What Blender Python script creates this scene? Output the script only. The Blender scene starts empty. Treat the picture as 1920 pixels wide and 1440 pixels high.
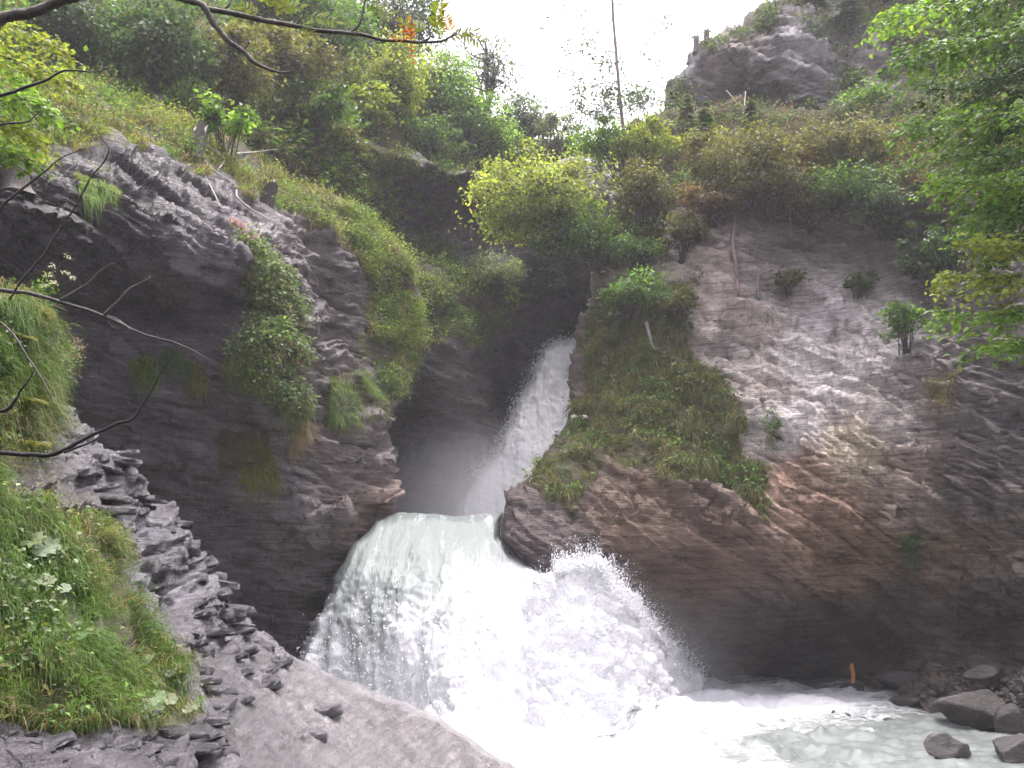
import bpy, math, random
import numpy as np
random.seed(7)
RNG = np.random.default_rng(11)
SC = bpy.context.scene

# ------------------------------------------------------------------ camera, sky, sun, exposure
F = 1884.0                      # focal length in photograph pixels (1920 wide)
PITCH = math.radians(8.45)
CAMZ = 4.9                      # metres above the pool
cam_d = bpy.data.cameras.new('camera'); cam = bpy.data.objects.new('camera', cam_d)
SC.collection.objects.link(cam); SC.camera = cam
cam.location = (0, 0, CAMZ); cam.rotation_euler = (math.pi/2 + PITCH, 0, 0)
cam_d.sensor_width = 36; cam_d.lens = 36*F/1920; cam_d.clip_start = 0.05; cam_d.clip_end = 2000

SUN_EL, SUN_AZ = math.radians(73), math.radians(15)     # azimuth from +Y towards +X
SUN_STRENGTH, SKY_STRENGTH, EXPOSURE = 1.5, 0.15, 1.5
w = bpy.data.worlds.new('World'); SC.world = w; w.use_nodes = True
nt = w.node_tree; nt.nodes.clear()
sky = nt.nodes.new('ShaderNodeTexSky'); sky.sky_type = 'NISHITA'; sky.sun_disc = False
sky.sun_elevation = SUN_EL; sky.sun_rotation = SUN_AZ; sky.dust_density = 8.0; sky.air_density = 1.5; sky.ozone_density = 1.0
hs = nt.nodes.new('ShaderNodeHueSaturation'); hs.inputs['Saturation'].default_value = 0.22
bg = nt.nodes.new('ShaderNodeBackground'); bg.inputs['Strength'].default_value = SKY_STRENGTH
wo = nt.nodes.new('ShaderNodeOutputWorld')
tint = nt.nodes.new('ShaderNodeMix'); tint.data_type = 'RGBA'; tint.blend_type = 'MULTIPLY'; tint.inputs[0].default_value = 1; tint.inputs[7].default_value = (1.02, .965, 1.05, 1)
nt.links.new(sky.outputs[0], hs.inputs['Color']); nt.links.new(hs.outputs[0], tint.inputs[6]); nt.links.new(tint.outputs[2], bg.inputs['Color']); nt.links.new(bg.outputs[0], wo.inputs['Surface'])
sd = bpy.data.lights.new('sun', 'SUN'); so = bpy.data.objects.new('sun', sd); SC.collection.objects.link(so)
sd.energy = SUN_STRENGTH; sd.angle = math.radians(35); sd.color = (1.0, 0.96, 0.9)
so.rotation_euler = (math.pi/2 - SUN_EL, 0, math.pi - SUN_AZ)
SC.view_settings.view_transform = 'Standard'; SC.view_settings.look = 'None'
SC.view_settings.exposure = EXPOSURE; SC.view_settings.gamma = 1.0; SC.view_settings.use_curve_mapping = False
SC.cycles.use_denoising = True
SC.cycles.max_bounces = 6; SC.cycles.diffuse_bounces = 3; SC.cycles.glossy_bounces = 2; SC.cycles.transmission_bounces = 4
SC.cycles.volume_bounces = 2; SC.cycles.caustics_reflective = False; SC.cycles.caustics_refractive = False

# ------------------------------------------------------------------ helpers
A = lambda *v: np.array(v, dtype=float)
def rays(px, py):
    px = np.asarray(px, float); py = np.asarray(py, float)
    xn = (px-960)/F; yn = (720-py)/F
    fy = math.cos(PITCH) - yn*math.sin(PITCH); fz = math.sin(PITCH) + yn*math.cos(PITCH)
    return xn/fy, fz/fy
def P(px, py, d):
    """photo pixel + forward distance (m) -> world point"""
    rx, rz = rays(px, py); d = np.asarray(d, float)
    return np.stack(np.broadcast_arrays(rx*d, d, CAMZ + rz*d), -1)
def wd(px, py, z=0.0):
    """forward distance where the pixel's ray meets the level z"""
    return (z-CAMZ)/rays(px, py)[1]

def _h(ix, iy, iz, seed):
    h = (ix.astype(np.int64)*374761393 + iy.astype(np.int64)*668265263 + iz.astype(np.int64)*2147483647 + seed*1274126177) & 0xffffffff
    h = ((h ^ (h >> 13))*1274126177) & 0xffffffff
    h = ((h ^ (h >> 16))*2246822519) & 0xffffffff
    return ((h ^ (h >> 15)) & 0xffffff)/float(0xffffff)
def vn(p, seed=0):
    """value noise 0..1 at points (n,3)"""
    i = np.floor(p); f = p-i; i = i.astype(np.int64)
    u = f*f*f*(f*(f*6-15)+10)
    r = 0
    for dx in (0, 1):
        wx = u[:, 0] if dx else 1-u[:, 0]
        for dy in (0, 1):
            wy = u[:, 1] if dy else 1-u[:, 1]
            for dz in (0, 1):
                wz = u[:, 2] if dz else 1-u[:, 2]
                r = r + wx*wy*wz*_h(i[:, 0]+dx, i[:, 1]+dy, i[:, 2]+dz, seed)
    return r
def fbm(p, o=4, seed=0):
    r = 0; a = .5; s = 0
    for k in range(o):
        r = r + a*vn(p*2.03**k + 7.3*k, seed+k); s += a; a *= .5
    return r/s
def sm(x, a, b):
    t = np.clip((x-a)/(b-a), 0, 1); return t*t*(3-2*t)
def unit(v):
    return v/np.maximum(np.linalg.norm(v, axis=-1, keepdims=True), 1e-9)

def inpoly(px, py, poly):
    poly = np.asarray(poly, float); r = np.zeros(px.shape, bool); n = len(poly)
    for k in range(n):
        x0, y0 = poly[k]; x1, y1 = poly[(k+1) % n]
        if y0 == y1: continue
        c = ((y0 > py) != (y1 > py)) & (px < (x1-x0)*(py-y0)/(y1-y0)+x0)
        r ^= c
    return r
def polydist(px, py, poly):
    poly = np.asarray(poly, float); n = len(poly)
    best = np.full(px.shape, 1e18); bx = np.zeros(px.shape); by = np.zeros(px.shape)
    for k in range(n):
        a = poly[k]; b = poly[(k+1) % n]; d = b-a
        t = np.clip(((px-a[0])*d[0]+(py-a[1])*d[1])/max(d@d, 1e-9), 0, 1)
        qx = a[0]+t*d[0]; qy = a[1]+t*d[1]; e = (px-qx)**2+(py-qy)**2
        m = e < best; best[m] = e[m]; bx[m] = qx[m]; by[m] = qy[m]
    return np.sqrt(best), bx, by
def tps(ctrl, lam=0.02):
    c = np.asarray(ctrl, float); X = c[:, :2]/500.; n = len(X)
    r = np.linalg.norm(X[:, None]-X[None], axis=-1)
    K = r*r*np.log(r+1e-9) + lam*np.eye(n)
    Q = np.c_[np.ones(n), X]; M = np.block([[K, Q], [Q.T, np.zeros((3, 3))]])
    s = np.linalg.solve(M, np.r_[c[:, 2], 0, 0, 0])
    def f(px, py):
        Y = np.stack([np.asarray(px, float), np.asarray(py, float)], -1)/500.
        out = np.empty(len(Y))
        for a in range(0, len(Y), 40000):
            y = Y[a:a+40000]
            r = np.linalg.norm(y[:, None]-X[None], axis=-1)
            out[a:a+40000] = (r*r*np.log(r+1e-9))@s[:n] + s[n] + y@s[n+1:]
        return out
    return f

def mesh_from(name, V, faces, mat, attrs=None, smooth=False):
    """faces: list of (m,k) int arrays.  attrs: {name: (n,) or (n,3)} per vertex"""
    me = bpy.data.meshes.new(name); V = np.ascontiguousarray(V, np.float32)
    faces = [np.asarray(f, np.int32) for f in faces if len(f)]
    me.vertices.add(len(V)); me.vertices.foreach_set('co', V.ravel())
    tot = np.concatenate([np.full(len(f), f.shape[1], np.int32) for f in faces])
    loops = np.concatenate([f.ravel() for f in faces])
    me.loops.add(len(loops)); me.loops.foreach_set('vertex_index', loops)
    me.polygons.add(len(tot)); me.polygons.foreach_set('loop_start', np.r_[0, np.cumsum(tot)[:-1]].astype(np.int32))
    me.polygons.foreach_set('loop_total', tot)
    if smooth: me.polygons.foreach_set('use_smooth', np.ones(len(tot), bool))
    for k, v in (attrs or {}).items():
        v = np.asarray(v, np.float32)
        if v.ndim == 2:
            at = me.attributes.new(k, 'FLOAT_COLOR', 'POINT'); at.data.foreach_set('color', np.c_[v, np.ones(len(v), np.float32)].astype(np.float32).ravel())
        else:
            at = me.attributes.new(k, 'FLOAT', 'POINT'); at.data.foreach_set('value', v)
    me.update(calc_edges=True); me.validate()
    if mat: me.materials.append(mat)
    return me
def link(name, data, parent=None, loc=None):
    o = bpy.data.objects.new(name, data); SC.collection.objects.link(o)
    if parent: o.parent = parent
    if loc is not None: o.location = loc
    return o
def tag(o, label, cat, group=None, kind=None):
    o['label'] = label; o['category'] = cat
    if group: o['group'] = group
    if kind: o['kind'] = kind
    return o
class MB:
    """collects pieces of geometry for one mesh"""
    def __init__(s): s.V = []; s.T = []; s.Q = []; s.C = []; s.n = 0
    def add(s, V, T=None, Q=None, col=(.1, .1, .1)):
        V = np.asarray(V, float); c = np.asarray(col, float)
        if c.ndim == 1: c = np.tile(c, (len(V), 1))
        if T is not None: s.T.append(np.asarray(T)+s.n)
        if Q is not None: s.Q.append(np.asarray(Q)+s.n)
        s.V.append(V); s.C.append(c); s.n += len(V)
    def build(s, name, mat, parent=None, smooth=False, origin=None):
        V = np.concatenate(s.V)
        if origin is not None: V = V-np.asarray(origin)
        fs = []
        if s.T: fs.append(np.concatenate(s.T))
        if s.Q: fs.append(np.concatenate(s.Q))
        me = mesh_from(name, V, fs, mat, {'col': np.concatenate(s.C)}, smooth)
        return link(name, me, parent, None if origin is None or parent else origin)
def tube(mb, pts, rad, seg=6, col=(.1, .08, .06), wob=0.0):
    pts = np.asarray(pts, float); n = len(pts); rad = np.broadcast_to(np.asarray(rad, float), (n,))
    t = unit(np.gradient(pts, axis=0)); ref = np.where(np.abs(t[:, 2:3]) > .9, A(1, 0, 0), A(0, 0, 1))
    u = unit(np.cross(t, ref)); v = np.cross(t, u)
    a = np.arange(seg)/seg*2*math.pi
    rr = rad[:, None]*(1+wob*(RNG.random((n, seg))-.5)*2)
    V = pts[:, None]+rr[..., None]*(u[:, None]*np.cos(a)[None, :, None]+v[:, None]*np.sin(a)[None, :, None])
    V = V.reshape(-1, 3); i = np.arange(n-1)[:, None]*seg; k = np.arange(seg); k2 = (k+1) % seg
    Q = np.stack([i+k, i+k2, i+seg+k2, i+seg+k], -1).reshape(-1, 4)
    V = np.r_[V, pts[:1], pts[-1:]]
    T = np.r_[np.stack([np.full(seg, n*seg), k2, k], -1), np.stack([np.full(seg, n*seg+1), (n-1)*seg+k, (n-1)*seg+k2], -1)]
    mb.add(V, T, Q, col)
def spline(pts, n):
    """Catmull-Rom resample"""
    p = np.asarray(pts, float); p = np.r_[2*p[:1]-p[1:2], p, 2*p[-1:]-p[-2:-1]]
    m = len(p)-3; t = np.linspace(0, m-1e-6, n); i = t.astype(int); f = (t-i)[:, None]
    a, b, c, d = p[i], p[i+1], p[i+2], p[i+3]
    return .5*((2*b)+(-a+c)*f+(2*a-5*b+4*c-d)*f*f+(-a+3*b-3*c+d)*f**3)
def leaves(mb, C, ax, nr, L, W, col, fold=.18):
    """N folded diamond leaves"""
    ax = unit(ax); nr = nr-ax*np.sum(nr*ax, -1, keepdims=True); nr = unit(nr); sd = np.cross(ax, nr)
    L = np.broadcast_to(L, (len(C),))[:, None]; W = np.broadcast_to(W, (len(C),))[:, None]
    b = C-ax*L*.5; t = C+ax*L*.5-nr*L*.08; m = C-ax*L*.06
    l = m+sd*W*.5+nr*W*fold; r = m-sd*W*.5+nr*W*fold
    V = np.stack([b, r, t, l], 1).reshape(-1, 3); i = np.arange(len(C))[:, None]*4
    T = np.concatenate([i+[0, 1, 2], i+[0, 2, 3]])
    mb.add(V, T, None, np.repeat(col, 4, 0))
def blades(mb, R, D, L, W, col, droop=.6):
    """N grass blades, bent over by their own weight"""
    n = len(R); D = unit(D); L = np.broadcast_to(L, (n,))[:, None]; W = np.broadcast_to(W, (n,))[:, None]
    s = unit(np.cross(D, RNG.normal(size=(n, 3))))
    g = A(0, 0, -1)*L*droop
    p1 = R+D*L*.4+g*.12; p2 = R+D*L*.75+g*.45; p3 = R+D*L*.95+g*1.0
    V = np.stack([R-s*W*.5, R+s*W*.5, p1-s*W*.42, p1+s*W*.42, p2-s*W*.28, p2+s*W*.28, p3], 1).reshape(-1, 3)
    i = np.arange(n)[:, None]*7
    Q = np.concatenate([i+[0, 1, 3, 2], i+[2, 3, 5, 4]]); T = i+[4, 5, 6]
    mb.add(V, T, Q, np.repeat(col, 7, 0))

# ------------------------------------------------------------------ materials
def mat(name):
    m = bpy.data.materials.new(name); m.use_nodes = True; t = m.node_tree; t.nodes.clear()
    o = t.nodes.new('ShaderNodeOutputMaterial'); return m, t, o
def N(t, typ, **k):
    n = t.nodes.new(typ)
    for a, b in k.items(): setattr(n, a, b)
    return n
def mixc(t, fac, a, b, mode='MIX'):
    n = N(t, 'ShaderNodeMix', data_type='RGBA', blend_type=mode)
    for s, v in ((n.inputs[0], fac), (n.inputs[6], a), (n.inputs[7], b)):
        if hasattr(v, 'links'): t.links.new(v, s)
        else: s.default_value = v if not isinstance(v, tuple) else (*v, 1)
    return n.outputs[2]
def ramp(t, fac, a, b, lo=0., hi=1.):
    n = N(t, 'ShaderNodeMapRange'); n.clamp = True
    t.links.new(fac, n.inputs[0]); n.inputs[1].default_value = a; n.inputs[2].default_value = b; n.inputs[3].default_value = lo; n.inputs[4].default_value = hi
    return n.outputs[0]
def noise(t, scale, detail=5, rough=.6, rot=None, sc=None, vec=None, dist=0.):
    n = N(t, 'ShaderNodeTexNoise'); n.inputs['Scale'].default_value = scale; n.inputs['Detail'].default_value = detail
    n.inputs['Roughness'].default_value = rough; n.inputs['Distortion'].default_value = dist
    src = vec
    if src is None: src = N(t, 'ShaderNodeTexCoord').outputs['Object']
    if rot or sc:
        mp = N(t, 'ShaderNodeMapping'); t.links.new(src, mp.inputs[0])
        if rot: mp.inputs['Rotation'].default_value = rot
        if sc: mp.inputs['Scale'].default_value = sc
        src = mp.outputs[0]
    t.links.new(src, n.inputs['Vector']); return n.outputs['Fac']
def math_(t, op, a, b):
    n = N(t, 'ShaderNodeMath', operation=op)
    for s, v in zip(n.inputs, (a, b)):
        if hasattr(v, 'links'): t.links.new(v, s)
        else: s.default_value = v
    return n.outputs[0]
def attr(t, name, out='Color'):
    n = N(t, 'ShaderNodeAttribute'); n.attribute_name = name; return n.outputs[out]

def rock_material(name, rot, fine=1.0, rough=(.35, .62), bump=.5, spec=.5, ani=6.5, vein_sheen=0.):
    """layered rock: region colour from the mesh, mottling, thin bedding lines, moss and soil where plants root"""
    m, t, o = mat(name); b = N(t, 'ShaderNodeBsdfPrincipled'); t.links.new(b.outputs[0], o.inputs[0])
    col = attr(t, 'col'); veg = attr(t, 'veg', 'Fac')
    big = noise(t, .9*fine, 6, .65); lay = noise(t, 1.6*fine, 7, .72, rot, (.55, .55, ani), dist=.5); spk = noise(t, 14*fine, 4, .7)
    c = mixc(t, 1., col, mixc(t, ramp(t, big, .3, .7), (.62, .6, .6), (1.4, 1.4, 1.42)), 'MULTIPLY')
    c = mixc(t, 1., c, mixc(t, ramp(t, lay, .34, .66), (.5, .49, .5), (1.5, 1.5, 1.5)), 'MULTIPLY')
    c = mixc(t, 1., c, mixc(t, ramp(t, spk, .3, .7), (.75, .74, .73), (1.25, 1.25, 1.26)), 'MULTIPLY')
    if vein_sheen:  # pale bedding lines: quartz, and wet sheen painted in as colour
        vl = noise(t, 1.1*fine, 8, .75, rot, (.6, .6, 9.), dist=.8); big2 = ramp(t, noise(t, .35, 4, .6), .42, .6)
        c = mixc(t, math_(t, 'MULTIPLY', math_(t, 'MULTIPLY', ramp(t, vl, .56, .66), big2), vein_sheen), c, (.34, .32, .34))
    soil = mixc(t, ramp(t, noise(t, 2.5, 5, .7), .35, .65), (.055, .06, .018), (.1, .085, .045))
    c = mixc(t, ramp(t, math_(t, 'ADD', veg, math_(t, 'MULTIPLY', math_(t, 'SUBTRACT', noise(t, 3., 5, .7), .5), .9)), .3, .6), c, soil)
    t.links.new(c, b.inputs['Base Color'])
    r = ramp(t, noise(t, 3.3*fine, 4, .6), .3, .7, *rough)
    t.links.new(math_(t, 'ADD', r, math_(t, 'MULTIPLY', veg, .35)), b.inputs['Roughness'])
    b.inputs['Specular IOR Level'].default_value = spec
    hgt = math_(t, 'ADD', math_(t, 'MULTIPLY', lay, 1.0), math_(t, 'MULTIPLY', noise(t, 5*fine, 7, .78, rot, (.7, .7, 2.6), dist=.3), .8))
    bp = N(t, 'ShaderNodeBump'); bp.inputs['Strength'].default_value = bump; bp.inputs['Distance'].default_value = .2/fine
    t.links.new(hgt, bp.inputs['Height']); t.links.new(bp.outputs[0], b.inputs['Normal'])
    return m
def foliage_material(name, trans=.45, rough=.42, spec=.45):
    m, t, o = mat(name); b = N(t, 'ShaderNodeBsdfPrincipled'); tr = N(t, 'ShaderNodeBsdfTranslucent'); mx = N(t, 'ShaderNodeMixShader')
    c = mixc(t, 1., attr(t, 'col'), mixc(t, noise(t, 9., 3, .6), (.72, .74, .7), (1.28, 1.26, 1.2)), 'MULTIPLY')
    t.links.new(c, b.inputs['Base Color']); b.inputs['Roughness'].default_value = rough; b.inputs['Specular IOR Level'].default_value = spec
    t.links.new(mixc(t, 1., c, (1.35, 1.35, .7), 'MULTIPLY'), tr.inputs[0])
    mx.inputs[0].default_value = trans
    t.links.new(b.outputs[0], mx.inputs[1]); t.links.new(tr.outputs[0], mx.inputs[2]); t.links.new(mx.outputs[0], o.inputs[0])
    return m
def wood_material(name, rough=.75, scale=6.):
    m, t, o = mat(name); b = N(t, 'ShaderNodeBsdfPrincipled'); t.links.new(b.outputs[0], o.inputs[0])
    n1 = noise(t, scale, 5, .7, None, (3., 3., .6)); n2 = noise(t, scale*5, 4, .7)
    c = mixc(t, 1., attr(t, 'col'), mixc(t, ramp(t, n1, .3, .7), (.5, .48, .46), (1.45, 1.45, 1.45)), 'MULTIPLY')
    c = mixc(t, 1., c, mixc(t, ramp(t, n2, .3, .7), (.75, .75, .74), (1.2, 1.2, 1.2)), 'MULTIPLY')
    t.links.new(c, b.inputs['Base Color']); b.inputs['Roughness'].default_value = rough
    bp = N(t, 'ShaderNodeBump'); bp.inputs['Strength'].default_value = .6; bp.inputs['Distance'].default_value = .02
    t.links.new(n1, bp.inputs['Height']); t.links.new(bp.outputs[0], b.inputs['Normal'])
    return m
def water_material(name, clear, foamc, sc, rough=(.12, .6), nscale=2.2, lo=.35, hi=.6, bumpd=.06, trans=.12):
    """milky meltwater with white aerated foam; 'foam' attribute says how aerated it is"""
    m, t, o = mat(name); b = N(t, 'ShaderNodeBsdfPrincipled'); tl = N(t, 'ShaderNodeBsdfTranslucent'); ms = N(t, 'ShaderNodeMixShader')
    ms.inputs[0].default_value = trans; tl.inputs[0].default_value = (.95, .96, 1, 1)
    t.links.new(b.outputs[0], ms.inputs[1]); t.links.new(tl.outputs[0], ms.inputs[2]); t.links.new(ms.outputs[0], o.inputs[0])
    fo = attr(t, 'foam', 'Fac')
    n1 = noise(t, nscale, 7, .68, None, sc, dist=.6); n2 = noise(t, nscale*4.2, 5, .7, None, sc, dist=.4)
    k = math_(t, 'ADD', fo, math_(t, 'MULTIPLY', math_(t, 'SUBTRACT', math_(t, 'ADD', math_(t, 'MULTIPLY', n1, .65), math_(t, 'MULTIPLY', n2, .35)), .5), 1.5))
    f = ramp(t, k, lo, hi)
    t.links.new(mixc(t, f, clear, foamc), b.inputs['Base Color'])
    t.links.new(ramp(t, f, 0, 1, *rough), b.inputs['Roughness']); b.inputs['IOR'].default_value = 1.33
    h = math_(t, 'ADD', n1, math_(t, 'MULTIPLY', n2, .45))
    bp = N(t, 'ShaderNodeBump'); bp.inputs['Strength'].default_value = .55; bp.inputs['Distance'].default_value = bumpd
    t.links.new(h, bp.inputs['Height']); t.links.new(bp.outputs[0], b.inputs['Normal'])
    return m
M = {}
M['slate'] = rock_material('wet_dark_slate', (0, math.radians(-25), 0), 1.0, (.22, .5), 1., .5, 8., .8)
M['buff'] = rock_material('weathered_rock', (0, math.radians(-31), 0), 1.0, (.5, .8), .9, .35)
M['near'] = rock_material('wet_foreground_slate', (0, math.radians(-10), 0), 2.4, (.1, .32), .8, .8)
M['stone'] = rock_material('river_stone', (.5, .3, .2), 2.0, (.25, .5), .6, .5, 1.6)
M['leaf'] = foliage_material('leaf', .5, .45, .35); M['blade'] = foliage_material('grass_blade', .35, .6, .2); M['petal'] = foliage_material('petal', .3, .6, .2)
M['bark'] = wood_material('bark'); M['deadwood'] = wood_material('dead_wood', .7, 9.)
M['fall'] = water_material('falling_water', (.28, .32, .305), (.8, .8, .82), (2.4, .5, .42), (.2, .7), 1.5, .16, .85, .2)
M['pool'] = water_material('pool_water', (.2, .225, .21), (.72, .73, .75), (.45, 1.1, 1.), (.1, .6), 1.7, .38, .66, .12)
M['foam'] = water_material('white_foam', (.82, .83, .86), (.95, .95, .96), (1, 1, 1), (.5, .75), 3., .1, .5, .08, .5)

# ------------------------------------------------------------------ rock sheets: a surveyed front, wrapped back into a solid
def strata(p, nb, seed, scales, warp=.9):
    nb = unit(np.asarray(nb, float)); s = p@nb + warp*(fbm(p*.13, 3, seed)-.5)*2 + .22*(fbm(p*.8, 3, seed+5)-.5)
    out = 0
    for k, (th, am, fr) in enumerate(scales):
        jit = s/th + .7*(vn(p*.35/th**.5, seed+40+k)-.5)
        i = np.floor(jit); f = jit-i
        def off(ii):
            o = vn(p*fr + ii[:, None]*A(31.7, 17.1, 9.3), seed+60+k)
            q = np.floor(o*5)/5+.1
            return .45*o+.55*q
        o = off(i); o2 = off(i+1)
        e = sm(f, .9, 1.0)
        out = out + am*((o*(1-e)+o2*e)-.5 + .16*(f-.5))
    return out
def blocks(p, nb, size, flat, amp, tilt, seed):
    """angular joint blocks: every cell of a flattened Voronoi pattern is set in or out and tilted"""
    n = unit(np.asarray(nb, float)); u = unit(np.cross(n, A(.2, 1, .1))); v = np.cross(n, u)
    q = np.stack([p@u/size, p@v/size, p@n/(size*flat)], -1); q = q+(np.stack([vn(q*.6, seed+k) for k in (1, 2, 3)], -1)-.5)*.7
    i0 = np.floor(q).astype(np.int64); best = np.full(len(p), 1e9); out = np.zeros(len(p))
    for a in (-1, 0, 1):
        for b in (-1, 0, 1):
            for c in (-1, 0, 1):
                I = i0+np.array([a, b, c]); x, y, z = I.T
                h = [_h(x, y, z, seed+11+k) for k in range(3)]
                dl = q-I-np.stack(h, -1); d2 = (dl*dl).sum(1); m = d2 < best
                best[m] = d2[m]; k4 = _h(x[m], y[m], z[m], seed+20); k5 = _h(x[m], y[m], z[m], seed+21); k6 = _h(x[m], y[m], z[m], seed+22)
                out[m] = amp*(k4-.5)*2 + tilt*size*(dl[m, 0]*(k5-.5)+dl[m, 1]*(k6-.5)+dl[m, 2]*flat*.9)
    return out
def shep(px, py, ctrl, pw=2.2):
    c = np.asarray(ctrl, float); w = 0; s = 0
    for x, y, r, g, b in c:
        k = 1/(((px-x)**2+(py-y)**2)/100.+4)**pw
        w = w+k; s = s+k[:, None]*A(r, g, b)
    return s/w[:, None]
SHEETS = {}
def sheet(name, poly, ctrl, step, nb, scales, mat_, cols, veg=(), lump=(.5, .35), blk=(), calm=(), pad=36, back=.17, seed=1, warp=.9, rough_edge=5., smooth=False, attrs_fn=None, disp_fn=None, step_y=None, lam=.02):
    poly = np.asarray(poly, float); x0, y0 = poly.min(0)-pad; x1, y1 = poly.max(0)+pad
    def axis(a, b, lo, hi):          # fine where the photograph looks, coarse beyond
        g = [np.arange(a, min(b, lo), 14.)] if a < lo else []
        g.append(np.arange(max(a, lo), min(b, hi)+step, step))
        if b > hi: g.append(np.arange(hi+step+8, b+14, 14.))
        return np.concatenate(g)
    gx = axis(x0, x1, -30, 1950); gy = axis(y0, y1, -30, 1470); nx, ny = len(gx), len(gy)
    X, Y = np.meshgrid(gx, gy); px = X.ravel(); py = Y.ravel()
    ins = inpoly(px, py, poly); dist, bx, by = polydist(px, py, poly)
    out = ~ins; ex = np.where(out, dist, 0.)
    qx = np.where(out, bx, px); qy = np.where(out, by, py)
    # uneven outline: the whole sheet is warped, so edge and skirt stay together
    z_ = 0*px+seed
    jx = (fbm(np.c_[qx/45., qy/45., z_], 4, seed)-.5)*rough_edge*5; jy = (fbm(np.c_[qx/45., qy/45., z_+9], 4, seed)-.5)*rough_edge*5
    qx = qx+jx; qy = qy+jy; px = np.where(out, px, qx); py = np.where(out, py, qy)
    f = tps(ctrl, lam); d0 = f(qx, qy) + .4*back*np.maximum(0, 14-np.where(ins, dist, 0))**2/14.
    V = P(qx, qy, d0); Vf = P(X.ravel()+jx, Y.ravel()+jy, f(X.ravel(), Y.ravel()))
    keep = ins | (dist <= pad)
    idx = np.arange(nx*ny).reshape(ny, nx)
    Q = np.stack([idx[:-1, :-1], idx[1:, :-1], idx[1:, 1:], idx[:-1, 1:]], -1).reshape(-1, 4)
    Q = Q[keep[Q].all(1)]
    # normals (towards the viewer)
    def normals(V):
        n = np.cross(V[Q[:, 2]]-V[Q[:, 0]], V[Q[:, 3]]-V[Q[:, 1]]); r = np.zeros_like(V)
        for k in range(4): np.add.at(r, Q[:, k], n)
        return unit(r)
    nrm = normals(Vf); tap = 1.
    vg = np.zeros(len(px)); z_ = 0*px; wx = px+(fbm(np.c_[px/60., py/60., z_], 4, 71)-.5)*110; wy = py+(fbm(np.c_[px/60., py/60., z_+5], 4, 72)-.5)*90
    for pl, wt in veg:
        pi = inpoly(wx, wy, pl); dd, _, _ = polydist(wx, wy, pl)
        vg = np.maximum(vg, wt*sm(np.where(pi, dd, -dd), -14, 26))
    if disp_fn is not None: V = V + disp_fn(V, nrm, px, py)*tap
    else:
        dsp = strata(V, nb, seed, scales, warp)*(1-.55*vg) + lump[0]*(fbm(V*lump[1], 5, seed+90)-.5)*2 + .10*(fbm(V*2.6, 4, seed+91)-.5)
        for a_ in blk: dsp = dsp + blocks(V, nb, *a_)*(1-.6*vg)
        for pl, kk in calm:
            pi = inpoly(wx, wy, pl); dd, _, _ = polydist(wx, wy, pl); dsp = dsp*(1-(1-kk)*sm(np.where(pi, dd, -dd), -10, 40))
        V = V + nrm*dsp[:, None]
    # the skirt runs back from the outline, closing in behind it
    sx = (bx-X.ravel())/np.maximum(dist, 1e-6); sy = (by-Y.ravel())/np.maximum(dist, 1e-6); dq = V[:, 1]
    rx_, rz_ = V[:, 0]/dq, (V[:, 2]-CAMZ)/dq; d2 = dq+back*ex; ins_ = .3*ex*out/F
    V = np.where(out[:, None], np.stack([(rx_+sx*ins_)*d2, d2, CAMZ+(rz_-sy*ins_)*d2], -1), V)
    nrm2 = normals(V)
    used = np.unique(Q); rm = np.full(len(px), -1); rm[used] = np.arange(len(used)); Qn = rm[Q]
    at = {'col': shep(px[used], py[used], cols), 'veg': vg[used]}
    if attrs_fn: at.update(attrs_fn(px[used], py[used], V[used]))
    ob = link(name, mesh_from(name, V[used], [Qn], mat_, at, smooth))
    u = used[ins[used]]
    SHEETS[name] = dict(px=px[u], py=py[u], V=V[u], N=nrm2[u], veg=vg[u], f=f, ob=ob)
    return ob
def on(name, px, py, lift=0.):
    s = SHEETS[name]; i = np.argmin((s['px']-px)**2+(s['py']-py)**2); return s['V'][i]+s['N'][i]*lift

BED_L = (.40, -.12, .9); BED_R = (.50, -.15, .85); BED_N = (.14, -.1, .98)
# far hillside that carries the woods
sheet('wooded_hillside',
  [(-500,-500),(560,-500),(650,-20),(740,90),(830,170),(920,225),(1000,250),(1100,268),(1200,248),(1330,170),(1330,420),(700,440),(-500,360)],
  [(-500,-400,50),(0,-100,50),(0,150,32),(0,300,28),(-400,100,26),(200,200,35),(200,0,44),(400,250,36),(400,50,46),(400,-300,70),(600,-50,66),(600,200,42),(600,330,40),(740,90,60),(740,250,47),(740,330,47),(900,225,62),(900,300,53),(1000,260,60),(1050,300,57),(1200,250,58),(1200,350,57),(1330,200,60),(900,400,55)],
  8, BED_L, [(1.2,.3,.5)], M['buff'], [(0,0,.08,.07,.04),(300,220,.14,.11,.07),(700,200,.07,.07,.05)],
  veg=[([(-600,-600),(1400,-600),(1400,500),(-600,500)], 1.)], lump=(.9,.3), seed=3, pad=40)
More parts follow.
